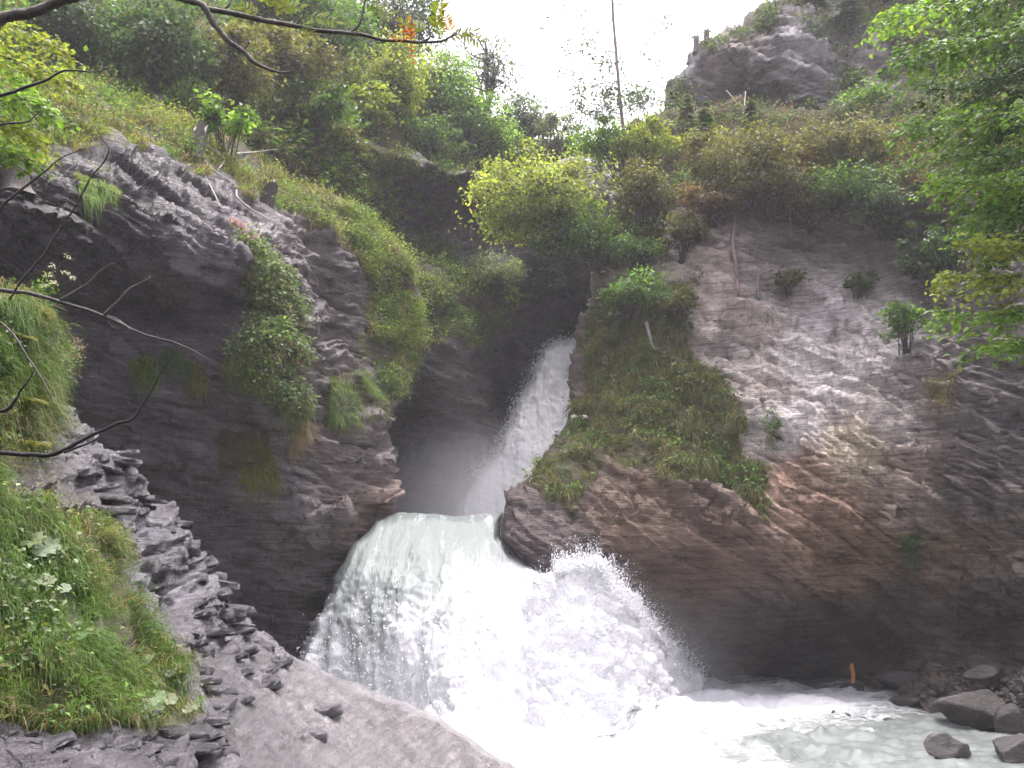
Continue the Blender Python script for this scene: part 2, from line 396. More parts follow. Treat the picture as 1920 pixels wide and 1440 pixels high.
# back of the gorge: brow, cave, buttress and dark slot behind the upper fall
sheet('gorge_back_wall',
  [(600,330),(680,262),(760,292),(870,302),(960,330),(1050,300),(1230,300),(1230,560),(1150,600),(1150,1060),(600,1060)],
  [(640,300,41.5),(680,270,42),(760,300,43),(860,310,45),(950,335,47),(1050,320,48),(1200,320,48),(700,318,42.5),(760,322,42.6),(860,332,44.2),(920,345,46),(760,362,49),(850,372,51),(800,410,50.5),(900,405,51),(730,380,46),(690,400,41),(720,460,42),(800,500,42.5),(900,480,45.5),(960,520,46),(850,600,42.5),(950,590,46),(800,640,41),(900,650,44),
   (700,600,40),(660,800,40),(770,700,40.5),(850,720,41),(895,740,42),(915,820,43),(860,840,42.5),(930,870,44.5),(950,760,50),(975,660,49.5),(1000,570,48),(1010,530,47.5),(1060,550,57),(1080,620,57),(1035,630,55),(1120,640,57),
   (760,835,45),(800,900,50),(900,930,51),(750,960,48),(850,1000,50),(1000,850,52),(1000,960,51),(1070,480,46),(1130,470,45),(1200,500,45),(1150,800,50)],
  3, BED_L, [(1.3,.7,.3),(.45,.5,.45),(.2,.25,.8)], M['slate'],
  [(800,380,.035,.03,.036),(860,360,.035,.03,.036),(740,340,.05,.045,.04),(900,420,.05,.045,.045),(850,760,.13,.115,.11),(800,700,.11,.10,.095),(960,720,.07,.06,.065),(800,920,.07,.065,.08),(1050,570,.06,.05,.05),(1000,560,.10,.085,.085),(1070,485,.3,.28,.27),(940,500,.12,.11,.12),(860,440,.13,.12,.13)],  # cave shade and the sunlit stone above the slot are painted into these colours
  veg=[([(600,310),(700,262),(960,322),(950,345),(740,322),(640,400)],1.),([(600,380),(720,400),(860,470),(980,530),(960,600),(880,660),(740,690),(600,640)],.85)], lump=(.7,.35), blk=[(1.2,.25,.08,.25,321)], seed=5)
# left wall: grassy brow, overhang, hollow, rippled buttress
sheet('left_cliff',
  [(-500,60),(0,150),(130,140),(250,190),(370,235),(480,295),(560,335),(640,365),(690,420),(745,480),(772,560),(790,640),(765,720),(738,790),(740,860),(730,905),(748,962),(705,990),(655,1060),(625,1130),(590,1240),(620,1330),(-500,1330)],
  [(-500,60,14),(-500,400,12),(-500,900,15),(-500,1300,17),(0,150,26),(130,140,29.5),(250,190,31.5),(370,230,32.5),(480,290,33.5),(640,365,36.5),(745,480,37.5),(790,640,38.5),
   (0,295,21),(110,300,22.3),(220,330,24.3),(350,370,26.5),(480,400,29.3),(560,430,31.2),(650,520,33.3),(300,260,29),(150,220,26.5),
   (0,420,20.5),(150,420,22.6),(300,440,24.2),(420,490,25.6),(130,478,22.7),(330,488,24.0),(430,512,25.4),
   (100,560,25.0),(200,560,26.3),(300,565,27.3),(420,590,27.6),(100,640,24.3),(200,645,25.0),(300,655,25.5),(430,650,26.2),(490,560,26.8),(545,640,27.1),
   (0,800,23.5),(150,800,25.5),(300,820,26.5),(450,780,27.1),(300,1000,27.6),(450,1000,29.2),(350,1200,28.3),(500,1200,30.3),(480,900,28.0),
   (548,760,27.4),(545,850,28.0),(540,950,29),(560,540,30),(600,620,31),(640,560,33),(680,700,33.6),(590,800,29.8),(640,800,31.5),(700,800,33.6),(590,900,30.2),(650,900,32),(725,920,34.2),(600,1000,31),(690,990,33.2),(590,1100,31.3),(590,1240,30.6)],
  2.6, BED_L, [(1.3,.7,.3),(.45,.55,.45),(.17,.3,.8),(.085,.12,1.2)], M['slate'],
  [(200,380,0.0515,0.0462,0.0507),(60,330,0.0458,0.0396,0.0431),(330,420,0.0629,0.055,0.0604),(380,480,0.171,0.151,0.169),(300,560,0.118,0.0997,0.103),(200,650,0.164,0.144,0.163),(300,660,0.171,0.151,0.169),(250,850,0.155,0.135,0.141),(400,1000,0.173,0.152,0.163),(540,880,0.19,0.173,0.178),(600,450,0.183,0.16,0.157),(620,560,0.183,0.16,0.157),(620,900,0.332,0.28,0.265),(700,960,0.448,0.335,0.281),(660,850,0.281,0.239,0.226),(690,700,0.199,0.175,0.164),(480,1150,0.143,0.126,0.135),(580,1080,0.199,0.175,0.173)],  # buttress colours raised to hold its white wet highlights
  veg=[([(-600,0),(130,100),(640,340),(760,470),(800,640),(740,700),(700,560),(600,420),(480,370),(400,340),(310,310),(220,300),(100,290),(-600,270)],1.),
       ([(430,440),(480,440),(545,560),(570,700),(575,790),(500,760),(440,700),(430,640),(480,600),(460,520)],.9),([(600,700),(720,690),(720,780),(620,800)],.8),([(680,560),(800,560),(800,700),(740,760),(690,680)],.6),
       ([(400,830),(500,800),(520,880),(420,890)],.7),([(240,670),(390,660),(385,740),(250,720)],.5)], lump=(.4,.35), blk=[(.9,.2,.05,.2,301)], seed=7, rough_edge=6)
# right wall: mossy rib beside the fall, brown undercut belly, pale scar
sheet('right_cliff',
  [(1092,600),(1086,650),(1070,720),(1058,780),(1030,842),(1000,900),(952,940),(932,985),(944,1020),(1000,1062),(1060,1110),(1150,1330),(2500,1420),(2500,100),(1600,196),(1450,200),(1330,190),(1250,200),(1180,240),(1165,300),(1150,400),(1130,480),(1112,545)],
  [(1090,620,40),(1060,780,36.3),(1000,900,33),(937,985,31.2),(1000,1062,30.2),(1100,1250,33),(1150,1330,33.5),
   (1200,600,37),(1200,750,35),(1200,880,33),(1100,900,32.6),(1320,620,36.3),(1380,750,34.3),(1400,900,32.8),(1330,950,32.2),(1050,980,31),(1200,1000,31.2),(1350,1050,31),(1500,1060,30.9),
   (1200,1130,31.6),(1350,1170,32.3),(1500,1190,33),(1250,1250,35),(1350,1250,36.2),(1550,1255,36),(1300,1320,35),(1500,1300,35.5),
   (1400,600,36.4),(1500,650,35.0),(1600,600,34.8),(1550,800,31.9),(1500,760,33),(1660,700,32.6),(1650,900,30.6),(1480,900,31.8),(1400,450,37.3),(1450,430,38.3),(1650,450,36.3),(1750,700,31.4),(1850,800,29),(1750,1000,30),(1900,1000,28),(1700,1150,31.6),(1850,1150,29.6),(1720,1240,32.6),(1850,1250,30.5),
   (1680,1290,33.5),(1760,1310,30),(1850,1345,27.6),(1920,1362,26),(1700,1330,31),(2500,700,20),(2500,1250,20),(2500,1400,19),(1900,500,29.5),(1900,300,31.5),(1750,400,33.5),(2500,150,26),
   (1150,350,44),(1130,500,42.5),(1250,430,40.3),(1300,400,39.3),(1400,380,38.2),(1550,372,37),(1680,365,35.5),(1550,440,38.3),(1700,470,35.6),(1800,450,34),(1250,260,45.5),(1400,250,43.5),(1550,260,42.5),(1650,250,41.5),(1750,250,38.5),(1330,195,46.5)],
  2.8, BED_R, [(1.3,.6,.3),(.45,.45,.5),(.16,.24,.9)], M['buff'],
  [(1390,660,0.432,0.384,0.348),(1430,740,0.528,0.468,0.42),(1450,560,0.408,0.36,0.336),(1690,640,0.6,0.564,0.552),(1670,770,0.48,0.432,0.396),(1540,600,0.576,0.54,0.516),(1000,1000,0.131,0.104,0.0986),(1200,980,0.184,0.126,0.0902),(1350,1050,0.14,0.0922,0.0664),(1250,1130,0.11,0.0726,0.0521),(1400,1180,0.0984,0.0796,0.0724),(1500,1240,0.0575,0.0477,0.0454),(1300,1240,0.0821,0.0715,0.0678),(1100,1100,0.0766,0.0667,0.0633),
   (1350,560,0.632,0.536,0.48),(1450,450,0.215,0.186,0.168),(1420,600,0.64,0.552,0.48),(1500,660,0.64,0.6,0.57),(1640,600,0.64,0.6,0.57),(1560,720,0.64,0.6,0.57),(1600,840,0.64,0.552,0.407),(1480,800,0.64,0.6,0.57),(1500,900,0.534,0.365,0.269),(1560,960,0.346,0.229,0.159),(1600,1060,0.271,0.183,0.118),(1700,900,0.317,0.26,0.212),(1800,900,0.16,0.134,0.118),(1880,800,0.16,0.142,0.138),(1780,1050,0.164,0.119,0.0845),(1850,1150,0.0821,0.07,0.0664),(1650,1160,0.0738,0.0589,0.0528),(1800,600,0.172,0.155,0.138),(1680,450,0.16,0.134,0.118),(1600,420,0.192,0.167,0.148),(1760,560,0.15,0.134,0.118),(1720,720,0.215,0.186,0.168),(1500,400,0.28,0.248,0.227),(1850,1290,0.131,0.111,0.098),(1750,1300,0.164,0.136,0.113),(1200,700,0.153,0.126,0.106)],  # rock below the ledge darkened: shade of the overhang put into colour
  veg=[([(1110,520),(1300,520),(1330,640),(1380,720),(1410,840),(1430,960),(1340,950),(1260,930),(1130,900),(1040,960),(985,930),(1030,845),(1062,770),(1085,640)],.64),
       ([(1150,200),(1330,170),(2500,60),(2500,330),(1750,370),(1560,365),(1400,375),(1280,395),(1250,500),(1110,520)],1.),([(1390,900),(1450,960),(1440,1000),(1390,970)],.8),([(1680,360),(1800,350),(1800,560),(1690,520)],.6)], lump=(.5,.33), blk=[(1.2,.3,.1,.3,311),(.45,.35,.035,.3,312)], calm=[([(930,960),(1250,950),(1500,1080),(1700,1300),(1100,1340)],.5)], seed=9, rough_edge=5)
# upper right crag on the skyline
sheet('skyline_crag',
  [(1238,240),(1250,172),(1288,112),(1330,66),(1350,46),(1400,22),(1480,-10),(1600,-60),(1800,-500),(2500,-500),(2500,420),(1238,420)],
  [(1260,180,52),(1340,60,53),(1420,20,53),(1350,150,51),(1372,130,52.6),(1400,165,53),(1445,205,52.4),(1500,245,51),(1425,105,49.4),(1455,150,48.6),(1495,195,47.8),(1540,225,47.2),(1340,220,51),(1600,100,48),(1700,150,45),(1800,50,46),(1700,-100,54),(1900,200,40),(1900,-200,50),(2500,-300,44),(2500,300,34),(1600,390,46),(1300,390,50)],
  3, BED_R, [(1.8,1.2,.22),(.6,.6,.4),(.22,.25,.8)], M['buff'],
  [(1300,130,0.128,0.116,0.116),(1400,60,0.232,0.209,0.174),(1480,100,0.232,0.221,0.232),(1450,200,0.232,0.221,0.226),(1400,170,0.14,0.128,0.128),(1540,180,0.221,0.209,0.209),(1620,180,0.221,0.198,0.186),(1360,140,0.232,0.192,0.152),(1700,200,0.14,0.128,0.116),(1290,190,0.14,0.128,0.128)],
  veg=[([(1320,70),(1480,-40),(1500,10),(1440,50),(1350,110)],.7),([(1600,-200),(2500,-600),(2500,430),(1760,260),(1690,150),(1620,50),(1560,-60)],.95),([(1230,160),(1300,150),(1340,240),(1230,250)],.5),([(1500,10),(1620,60),(1700,240),(1580,240),(1540,120)],.45)], lump=(.9,.3), blk=[(2.,.35,.16,.3,331)], seed=13, rough_edge=5)
# near bank: grass slope, broken ledges and the smooth wet hump of rock
sheet('foreground_bank',
  [(-700,430),(0,548),(60,556),(110,620),(122,740),(190,815),(300,935),(358,1005),(400,1095),(450,1165),(560,1238),(700,1292),(830,1347),(960,1432),(1010,1490),(1080,1700),(1000,2400),(-700,2400)],
  [(-700,480,6),(0,548,9),(60,556,9.5),(110,620,10),(125,740,10.5),(190,815,11),(300,935,11.5),(358,1005,11.6),(400,1095,11.8),(450,1165,12.2),(560,1238,13),(700,1292,13.8),(830,1347,14.3),(960,1432,14.8),(1010,1490,14.5),
   (0,1440,6.5),(200,1440,7),(400,1440,8.2),(600,1440,10),(800,1440,12.5),(-300,1440,5.3),(-300,900,7),(0,900,8.2),(0,700,8.8),(200,1000,9.3),(280,1000,10.4),(330,1120,10.6),(0,1200,7.2),(200,1200,8),(350,1210,9.7),(400,1290,9.7),(300,1350,7.9),(500,1330,10.2),(650,1370,11.6),
   (-700,2400,2.2),(0,2400,2.6),(600,2000,5.4),(1000,2000,9),(1000,1700,12),(300,1700,5)],
  2.9, BED_N, [(.5,.22,.4),(.17,.14,.7)], M['near'],
  [(250,900,.14,.135,.147),(330,1050,.13,.125,.14),(400,1200,.13,.125,.13),(600,1320,.19,.18,.18),(800,1400,.19,.18,.178),(500,1400,.12,.116,.118),(200,1400,.11,.105,.11),(100,1000,.1,.09,.07)],  # hump set paler: glare of the sky put into its colour
  veg=[([(-700,400),(0,530),(70,545),(125,620),(130,780),(80,860),(0,930),(60,950),(220,990),(250,1060),(280,1160),(330,1230),(380,1310),(330,1370),(200,1350),(120,1380),(0,1370),(-700,1500)],1.)],
  lump=(.16,.8), blk=[(.7,.2,.05,.2,341)], calm=[([(500,1120),(760,1200),(1200,1380),(1300,1900),(640,1600),(560,1330)],.10),([(390,1150),(560,1215),(650,1340),(720,1540),(380,1540),(420,1300)],.3)], seed=17, pad=30, back=.12, rough_edge=4, warp=.5)
for n_, l_, c_ in (('wooded_hillside','wooded hillside rising behind the grassy brow','hillside'),('gorge_back_wall','dark rock wall and cave at the back of the gorge','cliff'),
    ('left_cliff','dark layered slate cliff with overhang opposite the pale scar','cliff'),('right_cliff','tall brown and pale grey cliff above the pool','cliff'),
    ('skyline_crag','grey crag with stumps standing against the white sky','crag'),('foreground_bank','wet slate bank covered with grass beside the pool','river bank')):
    tag(SHEETS[n_]['ob'], l_, c_, None, 'structure')

# ------------------------------------------------------------------ water
def foam_pool():
    xs = np.r_[np.arange(-700, 500, 20), np.arange(500, 1930, 4.), np.arange(1940, 2600, 20)]
    ys = np.r_[np.arange(1190, 1450, 2.2), np.geomspace(1452, 3200, 60)]
    X, Y = np.meshgrid(xs, ys); px = X.ravel(); py = Y.ravel(); V = P(px, py, wd(px, py))
    c0 = P(1040, 1330, wd(1040, 1330)); c1 = P(1000, 1440, wd(1000, 1440))
    r = np.minimum(np.hypot((V[:, 0]-c0[0])/1.25, V[:, 1]-c0[1]), np.hypot((V[:, 0]-c1[0])/1.0, (V[:, 1]-c1[1])*.8))
    foam = 1.0*np.exp(-(r/4.4)**2) + .5*np.exp(-((V[:, 0]-8.5)/5.)**2-((V[:, 1]-31.5)/3.6)**2)+.15
    h = (fbm(np.c_[V[:, 0]*.9, V[:, 1]*1.1, 0*r], 4, 3)-.5); wq = np.c_[V[:, 0]+2.2*(fbm(np.c_[V[:, :2]*.5, 0*r], 3, 51)-.5), V[:, 1]*1.5+3*(fbm(np.c_[V[:, :2]*.45, 0*r+3], 3, 52)-.5), 0*r+4]; rid = fbm(wq*.9, 5, 8)**2*1.9+.25
    amp = .2+.5*np.exp(-(r/6.)**2)
    V[:, 2] += (h*1.0+(rid-.75)*.9)*amp + .25*np.exp(-(r/2.6)**2) + .05*(fbm(np.c_[V[:, 0]*6, V[:, 1]*6, 0*r], 3, 5)-.5)
    ny, nx = X.shape; i = np.arange(nx*ny).reshape(ny, nx)
    Q = np.stack([i[:-1, :-1], i[1:, :-1], i[1:, 1:], i[:-1, 1:]], -1).reshape(-1, 4)
    return link('plunge_pool', mesh_from('plunge_pool', V, [Q], M['pool'], {'foam': foam}, True))
tag(foam_pool(), 'milky green river pool with white foam below the falls', 'river', None, 'structure')

FALL_LOW = [(748,962),(702,974),(660,1022),(628,1085),(602,1140),(578,1205),(562,1245),(566,1340),(700,1420),(1120,1420),(1210,1320),(1130,1170),(1060,1095),(1006,1064),(962,1034),(936,1002),(941,961),(850,966)]
def fall_disp(V, n, px, py):
    t = sm(py, 960, 1250); k = .10+.5*t
    flow = np.c_[V[:, 0]*1.6, V[:, 1]*.6, V[:, 2]*.45]
    d = k*(fbm(flow, 5, 21)-.5)*1.3 + (.04+.22*t)*(fbm(V*2.4, 4, 22)-.5) + (.02+.12*t)*(fbm(V*7., 3, 23)-.5)
    a_ = (px-820)/(1+1.1*np.clip((py-960)/300., 0, 2)); tt = (py-960)/300.
    d = d + (.04+.22*np.sqrt(np.clip(tt, 0, 1)))*(fbm(np.c_[a_/24.+1.2*vn(np.c_[a_/50., tt*2, 0*tt], 26), tt*2.6, 0*tt], 4, 24)-.5)*1.3
    # the main tongue stands proud, a slack seam runs down to the right of it
    d = d + .35*np.exp(-((px-800-(py-970)*.1)/110.)**2)*t - .3*np.exp(-((px-955-(py-1060)*.6)/28.)**2)*sm(py, 985, 1060)
    return n*d[:, None]
sheet('lower_waterfall', FALL_LOW,
  [(748,962,32.2),(702,974,32),(850,966,32.3),(941,961,32.3),(655,1035,30.6),(750,1010,30.6),(850,1000,30.9),(925,1005,31.2),(625,1095,29.7),(720,1080,29.2),(850,1080,29),(960,1050,30.2),(1005,1075,29.7),
   (595,1170,29.2),(700,1160,28.2),(850,1160,27.8),(1000,1150,28.6),(1100,1180,29),(565,1240,28.8),(700,1260,27.4),(850,1260,26.9),(1000,1250,27.1),(1150,1300,27.6),(600,1330,28),(800,1350,26.8),(1000,1370,26),(800,1415,24.6),(1120,1415,24.4)],
  3.0, BED_L, [], M['fall'], [(0,0,1,1,1)], smooth=True, pad=30, back=.3, rough_edge=3, seed=21, disp_fn=fall_disp,
  attrs_fn=lambda px, py, V: {'foam': .16+.62*sm(py, 1030, 1260)+.3*np.exp(-((px-985)/60.)**2)+.12*sm(px, 900, 1050)+.75*(fbm(np.c_[(px-820)/(1+1.1*np.clip((py-960)/300., 0, 2))/8., (py-960)/130., 0*px], 4, 25)-.5)-.28*np.exp(-((px-690)/55.)**2-((py-1165)/90.)**2)-.12*np.exp(-((py-1000)/35.)**2)})  # left flank greyed: its shade is put into the foam value
tag(SHEETS['lower_waterfall']['ob'], 'broad white waterfall arching over the lip into the pool', 'waterfall', None, 'structure')
FALL_UP = [(1022,656),(1040,646),(1062,640),(1110,636),(1115,720),(1095,800),(1060,880),(1020,940),(960,1030),(820,1030),(862,935),(905,880),(935,838),(955,795),(980,742),(1003,690)]
sheet('upper_waterfall', FALL_UP,
  [(1040,646,47.5),(1100,640,46.5),(1030,700,45.5),(1080,720,44.5),(1000,780,44),(1050,800,43),(960,860,42.6),(1020,880,41.5),(900,960,41),(980,980,40),(880,1020,40),(1040,670,46.2)],
  2.6, BED_L, [], M['fall'], [(0,0,1,1,1)], smooth=True, pad=18, back=.2, rough_edge=3.5, seed=31,
  disp_fn=lambda V, n, px, py: n*(.7*(fbm(np.c_[V[:,0]*2.2, V[:,1]*.3, V[:,2]*.3], 4, 31)-.5)+.22*(fbm(V*2.2, 4, 32)-.5)+.22*(fbm(V*7, 3, 33)-.5))[:, None],
  attrs_fn=lambda px, py, V: {'foam': .75+.2*sm(py, 700, 800)-.35*np.exp(-((px-1062)/16.)**2-((py-700)/18.)**2)})
tag(SHEETS['upper_waterfall']['ob'], 'narrow upper waterfall pouring steeply out of the dark slot', 'waterfall', None, 'structure')

# spray thrown up to the right of the fall: an aerated heap and free drops
PLUME = [(940,1180),(1000,1080),(1040,1064),(1062,1058),(1100,1050),(1128,1052),(1150,1085),(1185,1125),(1215,1155),(1240,1185),(1262,1212),(1290,1250),(1318,1275),(1312,1304),(1240,1332),(1215,1358),(1120,1398),(960,1412)]
sheet('splash_plume', PLUME,
  [(940,1180,29.2),(965,1130,29.3),(1000,1085,29.3),(945,1250,28.6),(952,1330,27.6),(960,1405,26.6),(1060,1070,28.6),(1120,1060,29),(1190,1140,30.4),(1260,1220,32),(1312,1278,33.6),(1050,1150,27),(1130,1150,27.8),(1200,1230,29),(1050,1250,26.2),(1150,1280,27.2),
   (1240,1325,wd(1240,1330)),(1215,1350,wd(1215,1355)),(1120,1390,wd(1120,1395)),(1000,1405,wd(1000,1410)),(1300,1300,wd(1300,1305)),(1000,1340,25.8)],
  2.8, BED_L, [], M['foam'], [(0,0,1,1,1)], smooth=True, pad=30, back=.1, rough_edge=7, seed=41,
  disp_fn=lambda V, n, px, py: n*(.8*(fbm(V*1.1, 5, 41)-.5)+.55*(fbm(V*3.2, 4, 42)-.5)+.2*(fbm(V*9, 3, 43)-.5))[:, None],
  attrs_fn=lambda px, py, V: {'foam': .55-.3*sm(px-.6*(py-1200), 1180, 1300)})  # lower foam on the right flank paints its bluish shade
tag(SHEETS['splash_plume']['ob'], 'burst of white spray thrown up against the brown rock', 'spray', None, 'stuff')
def drops():
    C = []; S = []; D = []
    src = A(1000, 1300)                                    # foot of the fall, where the burst starts
    n = 11000; pl = np.array(PLUME, float)
    q = RNG.random((n*4, 2))*A(430, 360)+A(930, 1035); q = q[inpoly(q[:, 0], q[:, 1], pl)][:n]; n = len(q)
    rd = q-src; q = q+unit(rd)*RNG.exponential(9, (n, 1))*(.2+1.6*fbm(np.c_[q/13., 0*q[:, :1]], 3, 77)[:, None])
    f = SHEETS['splash_plume']['f']; d = f(np.clip(q[:, 0], 940, 1310), np.clip(q[:, 1], 1060, 1390))
    C.append(P(q[:, 0], q[:, 1], d-RNG.random(n)**1.5*.9+.15)); S.append(.008+.016*RNG.random(n)**2); D.append(np.c_[rd[:, 0], np.zeros(n)-20, -rd[:, 1]])
    # loose edge of the burst
    pl = np.array(PLUME[2:13], float); n = 15000
    seg = RNG.integers(0, len(pl)-1, n); t = RNG.random(n)[:, None]; b = pl[seg]*(1-t)+pl[seg+1]*t
    nm = unit(np.c_[(pl[seg+1]-pl[seg])[:, 1], -(pl[seg+1]-pl[seg])[:, 0]])
    off = RNG.exponential(11, (n, 1))-12; q = b+nm*off*(.2+1.7*fbm(np.c_[b/14., 0*t], 3, 78)[:, None])+RNG.normal(size=(n, 2))*3
    C.append(P(q[:, 0], q[:, 1], f(np.clip(q[:, 0], 1000, 1312), np.clip(q[:, 1], 1062, 1285))+RNG.normal(size=n)*.5)); S.append(.008+.02*RNG.random(n)**2*np.clip(1.3-off[:, 0]/40, .3, 1.4)); D.append(np.c_[(q-src)[:, 0], np.zeros(n), -(q-src)[:, 1]])
    # tatters on the face of the lower fall
    s = SHEETS['lower_waterfall']; w_ = sm(s['py'], 1060, 1220); n = 3500; i = RNG.choice(len(w_), n, p=w_/w_.sum())
    C.append(s['V'][i]+s['N'][i]*(.02+.25*RNG.random((n, 1))**2)+RNG.normal(size=(n, 3))*.05); S.append(.01+.025*RNG.random(n)**2); D.append(np.tile(A(0, -.5, -1), (n, 1)))
    # head and flank of the upper fall
    s = SHEETS['upper_waterfall']; e = (polydist(s['px'], s['py'], np.array(FALL_UP))[0] < 9) & (s['py'] < 900) & (s['px'] < 1085); n = 4000; i = RNG.choice(np.flatnonzero(e), n)
    C.append(s['V'][i]+RNG.normal(size=(n, 3))*A(.2, .15, .18)); S.append(.015+.03*RNG.random(n)**2); D.append(np.tile(A(-.4, -.2, -1), (n, 1)))
    C = np.concatenate(C); S = np.concatenate(S); D = unit(np.concatenate(D)+0.0)+RNG.normal(size=(len(C), 3))*.35
    D = unit(D); U = unit(np.cross(D, RNG.normal(size=D.shape))); W = np.cross(D, U); st = (1+1.8*RNG.random(len(C)))[:, None]; S = S[:, None]
    V = np.stack([C+D*S*st, C-D*S*.5*st+U*S, C-D*S*.5*st-U*S*.5+W*S*.87, C-D*S*.5*st-U*S*.5-W*S*.87], 1).reshape(-1, 3)
    T = (np.arange(len(C))[:, None, None]*4+np.array([(0, 1, 2), (0, 2, 3), (0, 3, 1), (1, 3, 2)])[None]).reshape(-1, 3)
    return link('spray_droplets', mesh_from('spray_droplets', V, [T], M['foam'], {'foam': np.full(len(V), .9)}, False))
tag(drops(), 'cloud of flying white water drops around the splash', 'spray', None, 'stuff')

# mist hanging in the alcove where the upper fall lands
def mist(name, label, c, r, dens, pw=1.5):
    mb = MB(); nu, nv = 24, 14
    u = np.linspace(0, 2*math.pi, nu, endpoint=False); v = np.linspace(0, math.pi, nv)[1:-1]
    U, W = np.meshgrid(u, v); V = np.stack([np.cos(U)*np.sin(W), np.sin(U)*np.sin(W), np.cos(W)], -1).reshape(-1, 3)
    i = (np.arange(nv-3)*nu)[:, None]; k = np.arange(nu); k2 = (k+1) % nu
    Q = np.stack([i+k, i+nu+k, i+nu+k2, i+k2], -1).reshape(-1, 4); V = np.r_[V, [[0, 0, 1], [0, 0, -1]]]; n = len(V); l = (nv-3)*nu
    T = np.r_[np.stack([np.full(nu, n-2), k, k2], -1), np.stack([np.full(nu, n-1), l+k2, l+k], -1)]
    m, t, o = mat(name); vs = N(t, 'ShaderNodeVolumePrincipled'); t.links.new(vs.outputs[0], o.inputs['Volume'])
    vs.inputs['Color'].default_value = (.97, .97, 1, 1); vs.inputs['Anisotropy'].default_value = .2
    tc = N(t, 'ShaderNodeTexCoord'); ln = N(t, 'ShaderNodeVectorMath', operation='LENGTH'); t.links.new(tc.outputs['Object'], ln.inputs[0])
    fall = math_(t, 'POWER', ramp(t, ln.outputs['Value'], 0, 1, 1, 0), pw)
    nz = ramp(t, noise(t, 1.7, 3, .6), .25, .75, .25, 1.4)
    t.links.new(math_(t, 'MULTIPLY', math_(t, 'MULTIPLY', fall, nz), dens), vs.inputs['Density'])
    ob = link(name, mesh_from(name, V, [T, Q], m), None, c); ob.scale = r
    return tag(ob, label, 'mist', None, 'stuff')
mist('waterfall_mist', 'pale mist filling the alcove behind the lower lip', P(885, 968, 40.5), (5.6, 4.4, 4.5), .5)
mist('spray_mist', 'thin spray haze drifting above the splash', P(1010, 1250, 27.2), (6.0, 3.0, 3.2), .13)

# ------------------------------------------------------------------ plants
G = dict(dolive=(.075,.078,.025), dmoss=(.105,.105,.025), deep=(.055,.1,.035), mid=(.092,.17,.036), bright=(.145,.255,.042), yellow=(.22,.27,.05), olive=(.12,.125,.04), rust=(.21,.12,.045), brown=(.13,.09,.05), pale=(.17,.21,.12), spruce=(.045,.08,.035), blue=(.09,.13,.085), dry=(.33,.26,.16), moss=(.15,.15,.03))
def cvar(c, n, br=.3, hue=.12):
    c = np.tile(np.asarray(c, float), (n, 1)); c *= np.exp(RNG.normal(size=(n, 1))*br)
    c[:, 0] *= np.exp(RNG.normal(size=n)*hue); c[:, 2] *= np.exp(RNG.normal(size=n)*hue); return np.clip(c, .005, .8)
def cover(name, label, cat, sh, poly=None, n_blade=0, bl=(.25, .5), bw=.02, bcol=(), hang=.3, droop=.7, n_leaf=0, ll=(.08, .14), lcol=(), lift=.25, gate=.45, patch=.5):
    """grass and low plants rooted on a rock sheet, one uncountable mass"""
    s = SHEETS[sh]; w_ = sm(s['veg'], gate-.2, gate+.2)*(.04+sm(fbm(s['V']*A(patch*2, patch*2, patch*3.5), 4, 55), .38, .58))
    if poly is not None: w_ = w_*inpoly(s['px'], s['py'], poly)
    if poly is not None and w_.sum() < 5: w_ = inpoly(s['px'], s['py'], poly).astype(float)
    w_ = w_*(s['px'] > -120)*(s['px'] < 2040)*(s['py'] > -120)*(s['py'] < 1560); p_ = w_/w_.sum(); mb = MB()
    if n_blade:
        i = RNG.choice(len(p_), n_blade, p=p_); V = s['V'][i]+RNG.normal(size=(n_blade, 3))*.03; Nn = s['N'][i]
        # blades grow in tufts that lean together
        tl = np.stack([vn(V*2.2, 80+k) for k in range(3)], -1)-.5
        D = A(0, 0, 1)*(1-hang)+Nn*(.35+hang)+tl*1.3+RNG.normal(size=(n_blade, 3))*.28
        L = (bl[0]+(bl[1]-bl[0])*RNG.random(n_blade))*(.6+.8*vn(V*1.7, 84))
        k = np.clip((vn(V*.9, 85)-.5)*1.6+.5+RNG.normal(size=n_blade)*.18, 0, .999); k = (k*len(bcol)).astype(int)
        col = np.array([G[c] for c in bcol])[k]*np.exp(RNG.normal(size=(n_blade, 1))*.25)
        blades(mb, V, D, L, bw*(.6+.8*RNG.random(n_blade)), col, droop)
    if n_leaf:
        # leaves sit in little rosettes
        m = max(1, n_leaf//9); i = RNG.choice(len(p_), m, p=p_); c0 = s['V'][i]; n0 = s['N'][i]
        k = np.clip((vn(c0*.8, 86)-.5)*1.6+.5+RNG.normal(size=m)*.2, 0, .999); col0 = np.array([G[c] for c in lcol])[(k*len(lcol)).astype(int)]*np.exp(RNG.normal(size=(m, 1))*.25)
        j = np.repeat(np.arange(m), 9); n = len(j); L = ll[0]+(ll[1]-ll[0])*RNG.random(n)
        o = RNG.normal(size=(n, 3))*A(.16, .16, .10)*(lift/.25); h = RNG.random((n, 1))*lift
        C = c0[j]+n0[j]*(.04+h)+o; C[:, 2] += .3*lift
        ax = unit(o+RNG.normal(size=(n, 3))*.12+A(0, -.05, -.05)); nr = A(0, -.15, 1)+n0[j]*.4+RNG.normal(size=(n, 3))*.4
        leaves(mb, C, ax, nr, L, L*.62, col0[j]*np.exp(RNG.normal(size=(n, 1))*.2))
    o = mb.build(name, M['blade']); return tag(o, label, cat, None, 'stuff')

